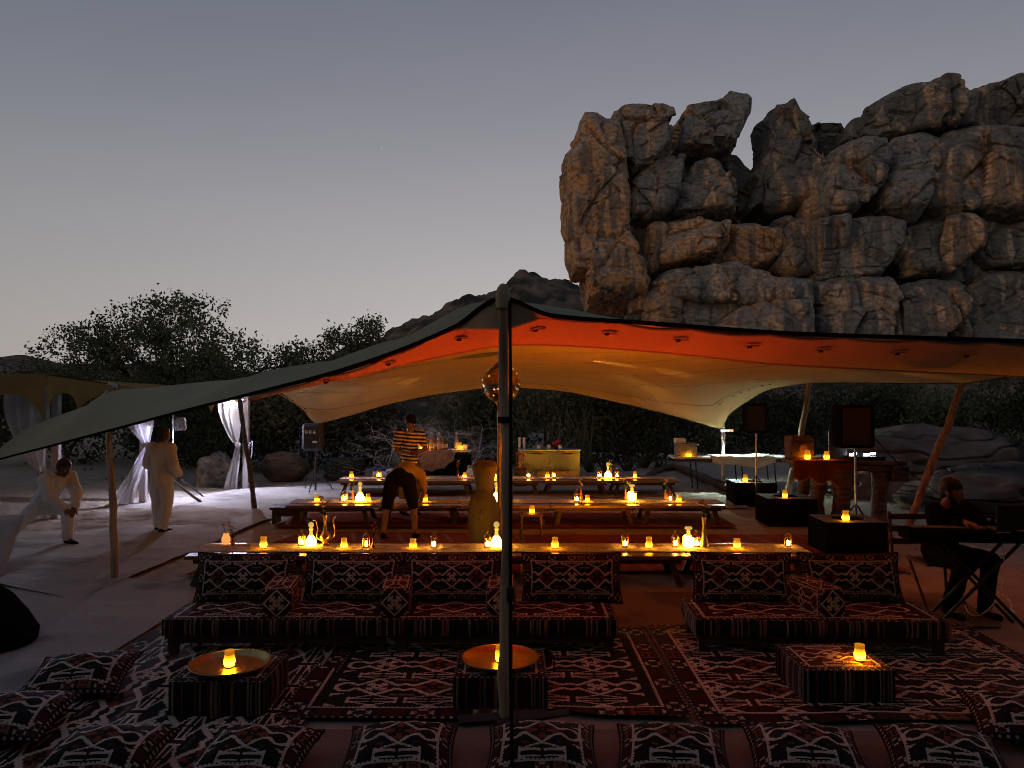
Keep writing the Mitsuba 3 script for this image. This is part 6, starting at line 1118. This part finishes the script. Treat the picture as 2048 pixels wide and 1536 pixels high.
def person(label, J, mats, face=None, hair='short', extra=(), sleeves='long', legs='long', loose=1.0, cap=None, beard=False, edge=0.03, curl=0.5):
    """J: joints in world metres: pelvis, chest, neck, head, and L / R shoulder, elbow, wrist, hip, knee, ankle; up, facing"""
    k = thing('person', label, 'person'); f = J['face'] / np.linalg.norm(J['face']); up = J['head'] - J['neck']; up = up / np.linalg.norm(up)
    hc, Q = head_mesh(J['head'], f, up)
    body = hc + [[(J['neck'], .056), (J['head'] - up * 0.05, .055)], [(J['chest'], .115), (J['neck'] - (J['neck'] - J['chest']) * .2, .07), (J['neck'], .056)], [(J['pelvis'], .135), (J['pelvis'] * .5 + J['chest'] * .5, .12), (J['chest'], .135)]]
    for s in 'LR':
        sh, el, wr, hp, kn, an = (J[s + q] for q in ('sh', 'el', 'wr', 'hip', 'kn', 'an'))
        body += [[(J['chest'], .10), (sh, .058), (el, .042), (wr, .029)], [(J['pelvis'], .12), (hp, .088), (kn, .055), (an, .037)]]
        d = wr - el; d = d / np.linalg.norm(d); n = J.get(s + 'back', np.cross(d, [0.3, 1, 0.2])); body += hand_chains(wr, J.get(s + 'hd', d), n, curl=curl, side=1 if s == 'L' else -1)
        to = J.get(s + 'toe', f * [1, 1, 0]); to = to / np.linalg.norm(to); body += [[(an, .036), (an + to * 0.13 + vv(0, 0, -.045), .026)]]
    obj('body', P(chains(body, edge), mats['skin'], True), k)
    if hair:
        hh = [[(Q(0, -.028, .058), .092), (Q(0, .004, .066), .082)], [(Q(0, -.045, .03), .082), (Q(0, -.05, -.03), .062)], [(Q(-.055, -.015, .03), .040), (Q(-.06, -.02, .0), .030)], [(Q(.055, -.015, .03), .040), (Q(.06, -.02, 0), .030)]]
        obj('hair', P(chains(hh, 0.02), mats.get('hair', 'hair_dark'), True), k)
    if beard: obj('beard', P(chains([[(Q(-.066, .005, -.03), .022), (Q(-.05, .045, -.075), .030), (Q(0, .068, -.098), .036), (Q(.05, .045, -.075), .030), (Q(.066, .005, -.03), .022)], [(Q(-.026, .088, -.040), .010), (Q(0, .100, -.036), .010), (Q(.026, .088, -.040), .010)]], 0.012), 'hair_dark', True), k)
    for sx in (-1, 1):
        e = trimesh.creation.icosphere(2, 0.0125); e.apply_translation(Q(sx * .031, .077, .010)); ek = obj('eye', P(e, 'eye_white', True), k); e = trimesh.creation.icosphere(1, 0.0065); e.apply_translation(Q(sx * .031, .087, .010)); obj('pupil', P(e, 'hair_dark', True), ek)
    if cap: obj('cap', P(chains([[(Q(0, -.02, .075), .094), (Q(0, .012, .075), .088)], [(Q(0, .075, .075), .02), (Q(0, .15, .06), .012)], [(Q(-.04, .075, .075), .018), (Q(-.03, .135, .06), .01)], [(Q(.04, .075, .075), .018), (Q(.03, .135, .06), .01)]], 0.02), cap, True), k)
    g = 0.018 * loose; sh_ = [[(J['pelvis'] + (J['chest'] - J['pelvis']) * J.get('hem', 0.0), .150 + g), (J['pelvis'] * .5 + J['chest'] * .5, .135 + g), (J['chest'], .142 + g), (J['neck'] - (J['neck'] - J['chest']) * .22, .078)]]
    for s in 'LR':
        sh, el, wr = (J[s + q] for q in ('sh', 'el', 'wr'))
        sh_ += [[(J['chest'], .115 + g), (sh, .070 + g)], [(sh, .068 + g), (sh + (el - sh) * (1 if sleeves == 'long' else .62), .056 + g)]]
        if sleeves == 'long': sh_ += [[(el, .055 + g), (el + (wr - el) * .86, .042 + g)]]
        sh_ += [[(J['chest'] * .45 + J['pelvis'] * .55, .11 + g), (J[s + 'hip'] * .6 + J['pelvis'] * .4 + (J['chest'] - J['pelvis']) * (0.05 + J.get('hem', 0)), .105 + g)]]
    m = chains(sh_, edge); m.vertices += m.vertex_normals * (0.012 * loose * 2 * fb(m.vertices, 9, 3, 2)[:, None] + 0.014 * loose * fb(m.vertices * [1, 1, 0.3], 18, 3, 4)[:, None]); obj('shirt', P(m, mats['shirt'], True), k)
    tr_ = [[(J['pelvis'], .142 + g * .6), (J['pelvis'] + (J['chest'] - J['pelvis']) * .15, .135 + g * .6)]]
    for s in 'LR':
        hp, kn, an = (J[s + q] for q in ('hip', 'kn', 'an')); e = kn + (an - kn) * .93 if legs == 'long' else None
        tr_ += [[(J['pelvis'], .130 + g * .6), (hp, .100 + g * .8)], [(hp, .100 + g * .8), (hp + (kn - hp) * (1 if legs == 'long' else .92), .068 + g)]]
        if legs == 'long': tr_ += [[(kn, .066 + g), (e, .052 + g)]]
    m = chains(tr_, edge); m.vertices += m.vertex_normals * (0.010 * loose * 2 * fb(m.vertices, 8, 3, 5)[:, None] + 0.012 * loose * fb(m.vertices * [1, 1, 0.3], 18, 3, 6)[:, None]); obj('trousers' if legs == 'long' else 'shorts', P(m, mats['legs'], True), k)
    for s in 'LR':
        an = J[s + 'an']; to = J.get(s + 'toe', f * [1, 1, 0]); to = to / np.linalg.norm(to)
        obj('shoe', P(chains([[(an + vv(0, 0, -.03) - to * .03, .047), (an + to * .08 + vv(0, 0, -.05), .042), (an + to * .17 + vv(0, 0, -.058), .032)]], 0.025), mats.get('shoe', 'shoe_dark'), True), k)
    return k
def stand(x, y, h, fx, fy, **kw):
    """joints of a standing figure of height h at (x, y) facing (fx, fy)"""
    f = vv(fx, fy, 0) / math.hypot(fx, fy); r_ = np.cross(f, [0, 0, 1.0]); b = vv(x, y, 0); q = h / 1.78; Z = lambda a, o=0, s=0: b + vv(0, 0, a * q) + f * o * q + r_ * s * q
    J = dict(face=f, pelvis=Z(.95), chest=Z(1.30, .0), neck=Z(1.50, .0), head=Z(1.645, .02), Lsh=Z(1.43, -.01, -.19), Rsh=Z(1.43, -.01, .19), Lel=Z(1.13, -.03, -.25), Rel=Z(1.13, -.03, .25), Lwr=Z(.88, .05, -.27), Rwr=Z(.88, .05, .27),
             Lhip=Z(.90, 0, -.09), Rhip=Z(.90, 0, .09), Lkn=Z(.50, .02, -.10), Rkn=Z(.50, .02, .10), Lan=Z(.085, -.02, -.11), Ran=Z(.085, -.02, .11)); J.update({k_: Z(*v_) if isinstance(v_, tuple) else v_ for k_, v_ in kw.items()}); return J
p = at(820, 1030, 14.0)
J = stand(p[0] - 0.02, 14.05, 1.84, 0.35, -0.94, chest=(1.27, .03), neck=(1.47, .08), head=(1.61, .12), Lel=(1.16, .08, -.27), Lwr=(1.12, .28, -.06), Rel=(1.14, .10, .26), Rwr=(1.10, .27, .04), face=vv(0.55, -0.8, -0.35), hem=0.02)
person('man in striped jersey and cap standing between middle and rear tables', J, dict(skin='skin_dark', shirt='striped_jersey', legs='olive_trousers'), cap='dark_shorts', sleeves='short', loose=0.9)
b = gd(800, 1078); bx, by = b[0], b[1]
J = dict(face=vv(0.0, 0.75, -0.66), pelvis=vv(bx, by + .03, .93), chest=vv(bx + .05, by + .42, .99), neck=vv(bx + .07, by + .60, .94), head=vv(bx + .08, by + .72, .88), Lsh=vv(bx - .15, by + .48, .93), Rsh=vv(bx + .25, by + .48, .93), Lel=vv(bx - .26, by + .50, .66), Rel=vv(bx + .30, by + .56, .66), Lwr=vv(bx - .20, by + .66, .46), Rwr=vv(bx + .22, by + .70, .46),
         Lhip=vv(bx - .12, by + .02, .88), Rhip=vv(bx + .12, by + .02, .88), Lkn=vv(bx - .21, by + .03, .48), Rkn=vv(bx + .20, by + .03, .48), Lan=vv(bx - .25, by, .085), Ran=vv(bx + .23, by, .085), Ltoe=vv(-.1, 1, 0), Rtoe=vv(.1, 1, 0), hem=0.12)
person('man in dark shorts bending forward over the middle table, seen from behind', J, dict(skin='skin_tan', shirt='tan_shirt', legs='dark_shorts'), sleeves='short', legs='short')
p = gd(322, 1064)
J = stand(p[0], p[1], 1.66, 0.30, 0.95, head=(1.63, .06), Lel=(1.16, -.02, -.28), Lwr=(.97, .20, -.20), Rel=(1.15, -.06, .29), Rwr=(.96, .16, .22), Lan=(.085, .06, -.10), Ran=(.085, -.10, .13), hem=-0.20)
person('man in loose white tunic and trousers standing with his back turned', J, dict(skin='skin_dark', shirt='white_cotton', legs='white_cotton'), loose=1.45)
p = gd(72, 1096); cx_, cy_ = p[0], p[1] + .35
J = dict(face=vv(0.85, -0.35, -0.5), pelvis=vv(cx_ - .10, cy_, .60), chest=vv(cx_ + .10, cy_ - .10, .88), neck=vv(cx_ + .20, cy_ - .15, 1.03), head=vv(cx_ + .29, cy_ - .19, 1.11), Lsh=vv(cx_ + .24, cy_ + .06, .97), Rsh=vv(cx_ + .08, cy_ - .29, .95), Lel=vv(cx_ + .40, cy_ - .04, .72), Rel=vv(cx_ + .22, cy_ - .40, .70), Lwr=vv(cx_ + .46, cy_ - .22, .56), Rwr=vv(cx_ + .40, cy_ - .36, .56),
         Lhip=vv(cx_ - .06, cy_ + .07, .56), Rhip=vv(cx_ - .14, cy_ - .08, .56), Lkn=vv(cx_ + .30, cy_ - .10, .50), Rkn=vv(cx_ - .26, cy_ - .30, .34), Lan=vv(cx_ + .30, cy_ - .08, .085), Ran=vv(cx_ - .50, cy_ - .36, .085), Ltoe=vv(.9, -.4, 0), Rtoe=vv(.7, -.6, 0), hem=-0.1)
person('crouching figure in white lunging sideways at the left edge', J, dict(skin='skin_dark', shirt='white_cotton', legs='white_cotton'), loose=1.3)
sx = at(1892, 0, 7.85)[0]; H = at(1903, 984, 7.72); ff = vv(0.55, -0.83, 0)
J = dict(face=vv(0.74, -0.60, -0.30), pelvis=vv(sx - .06, 7.98, .56), chest=vv(sx + .0, 7.86, .92), neck=H + vv(-.03, .06, -.165), head=H, Lsh=vv(sx + .19, 7.92, 1.00), Rsh=vv(sx - .19, 7.80, 1.00), Lel=vv(sx + .30, 7.70, .80), Rel=vv(sx - .27, 7.62, .78), Lwr=vv(sx + .22, 7.44, kz + .095), Rwr=vv(sx - .14, 7.38, kz + .10),
         Lhip=vv(sx + .04, 7.95, .54), Rhip=vv(sx - .14, 7.88, .54), Lkn=vv(sx + .20, 7.52, .56), Rkn=vv(sx - .10, 7.44, .56), Lan=vv(sx + .18, 7.60, .085), Ran=vv(sx - .16, 7.62, .085), Ltoe=vv(.3, -1, 0), Rtoe=vv(.2, -1, 0), Lhd=vv(0.1, -1, -.18), Rhd=vv(.45, -.9, -.15), Lback=vv(0, 0, 1), Rback=vv(0, 0, 1), hem=0.05)
person('bearded keyboard player in dark clothes seated at the right', J, dict(skin='skin_tan', shirt='black_suit', legs='black_suit'), beard=True, edge=0.022)
# ------------------------------------------------------------------ beams of the seen lamps and of three unseen uplights
def spot(key, c, target, col, I, cut, beam=None, wt=4.0):
    scene[key] = {'type': 'spot', 'to_world': T().look_at(origin=[float(v) for v in c], target=[float(v) for v in target], up=[0.1, 0.9, 0.2]), 'intensity': C(*[v * I * K for v in col]), 'sampling_weight': float(wt), 'cutoff_angle': float(cut), 'beam_width': float(beam if beam is not None else cut * 0.75)}; taken.add(key)
def unseen_uplight(label, c, d):
    k = thing('unseen_uplight', label, 'lamp'); d = np.array(d, float) / np.linalg.norm(d)
    obj('can', P(aim(lathe([(0.001, -0.09), (0.05, -0.09), (0.062, -0.07), (0.066, 0.0), (0.060, 0.0), (0.056, -0.06), (0.001, -0.07)], 16), d, np.array(c)), 'black_metal', 40), k)
    obj('yoke', P(tube([(c[0] - .075, c[1], 0.0), (c[0] - .075, c[1], c[2] - .03), (c[0] + .075, c[1], c[2] - .03), (c[0] + .075, c[1], 0.0)], 0.008, 6), 'black_metal'), k)
c1 = np.array([0.25, 6.02, 0.16]); unseen_uplight('unseen red uplight behind the middle ottoman, lighting the lining band', c1, (0, -0.12, 1)); spot('red_beam', c1 + [0, 0, 0.005], (0.0, 5.75, 2.6), (1.0, 0.06, 0.003), 17.0, 60, 32)  # lamp out of view, placed to light the lining band red
c2 = np.array([1.6, 10.6, 0.16]); unseen_uplight('unseen amber uplight behind the middle tables, lighting the rear canopy', c2, (0, .1, 1)); spot('amber_beam', c2 + [0, 0, 0.005], (0.9, 12.2, 2.8), (1.0, 0.22, 0.0), 25.0, 66, 45)  # unseen source, set here to wash the rear canopy amber
fl = at(476, 803, 17.5) + dirn * 0.03; spot('flood_beam', fl, fl + dirn, (0.64, 0.66, 1.0), 32.0, 70, 45)
rl = np.array([at(1452, 866, 17.9)[0], 17.86, at(0, 866, 17.9)[2]]); spot('bar_lamp_beam', rl, rl + [0.5, -0.6, -1.0], (0.72, 1.0, 0.88), 16.0, 75, 50, 2.0)
# flecks of light that the pierced globe throws on the canopy
for i, (px, py, Y) in enumerate([(770, 772, 16.6), (700, 775, 16.6), (1440, 745, 15.5), (1250, 722, 14.0), (1300, 768, 16.5), (1340, 806, 17.2), (1660, 740, 11.5), (1540, 694, 6.3)]):
    src = np.array([LX, LY, LZ]); tg = at(px, py, Y); d = tg - src; spot(f'lantern_fleck_{i:03d}', src + d / np.linalg.norm(d) * 0.32, tg, (1.0, 0.50, 0.10), 60.0, 3.6, 2.0, 0.6)
spot('hood_beam', HOOD + [0, 0, -0.15], HOOD + [-0.9, -1.0, -1.6], (0.66, 0.66, 1.0), 18.0, 78, 55, 3.0)
c3_ = np.array([5.55, 9.6, 0.16]); unseen_uplight('unseen orange uplight behind the keyboard player, lighting the right canopy', c3_, (0, -.1, 1)); spot('orange_beam', c3_ + [0, 0, 0.005], (5.1, 8.7, 2.6), (1.0, 0.20, 0.0), 24.0, 47, 32)  # unseen lamp, placed for the orange wash on the right canopy
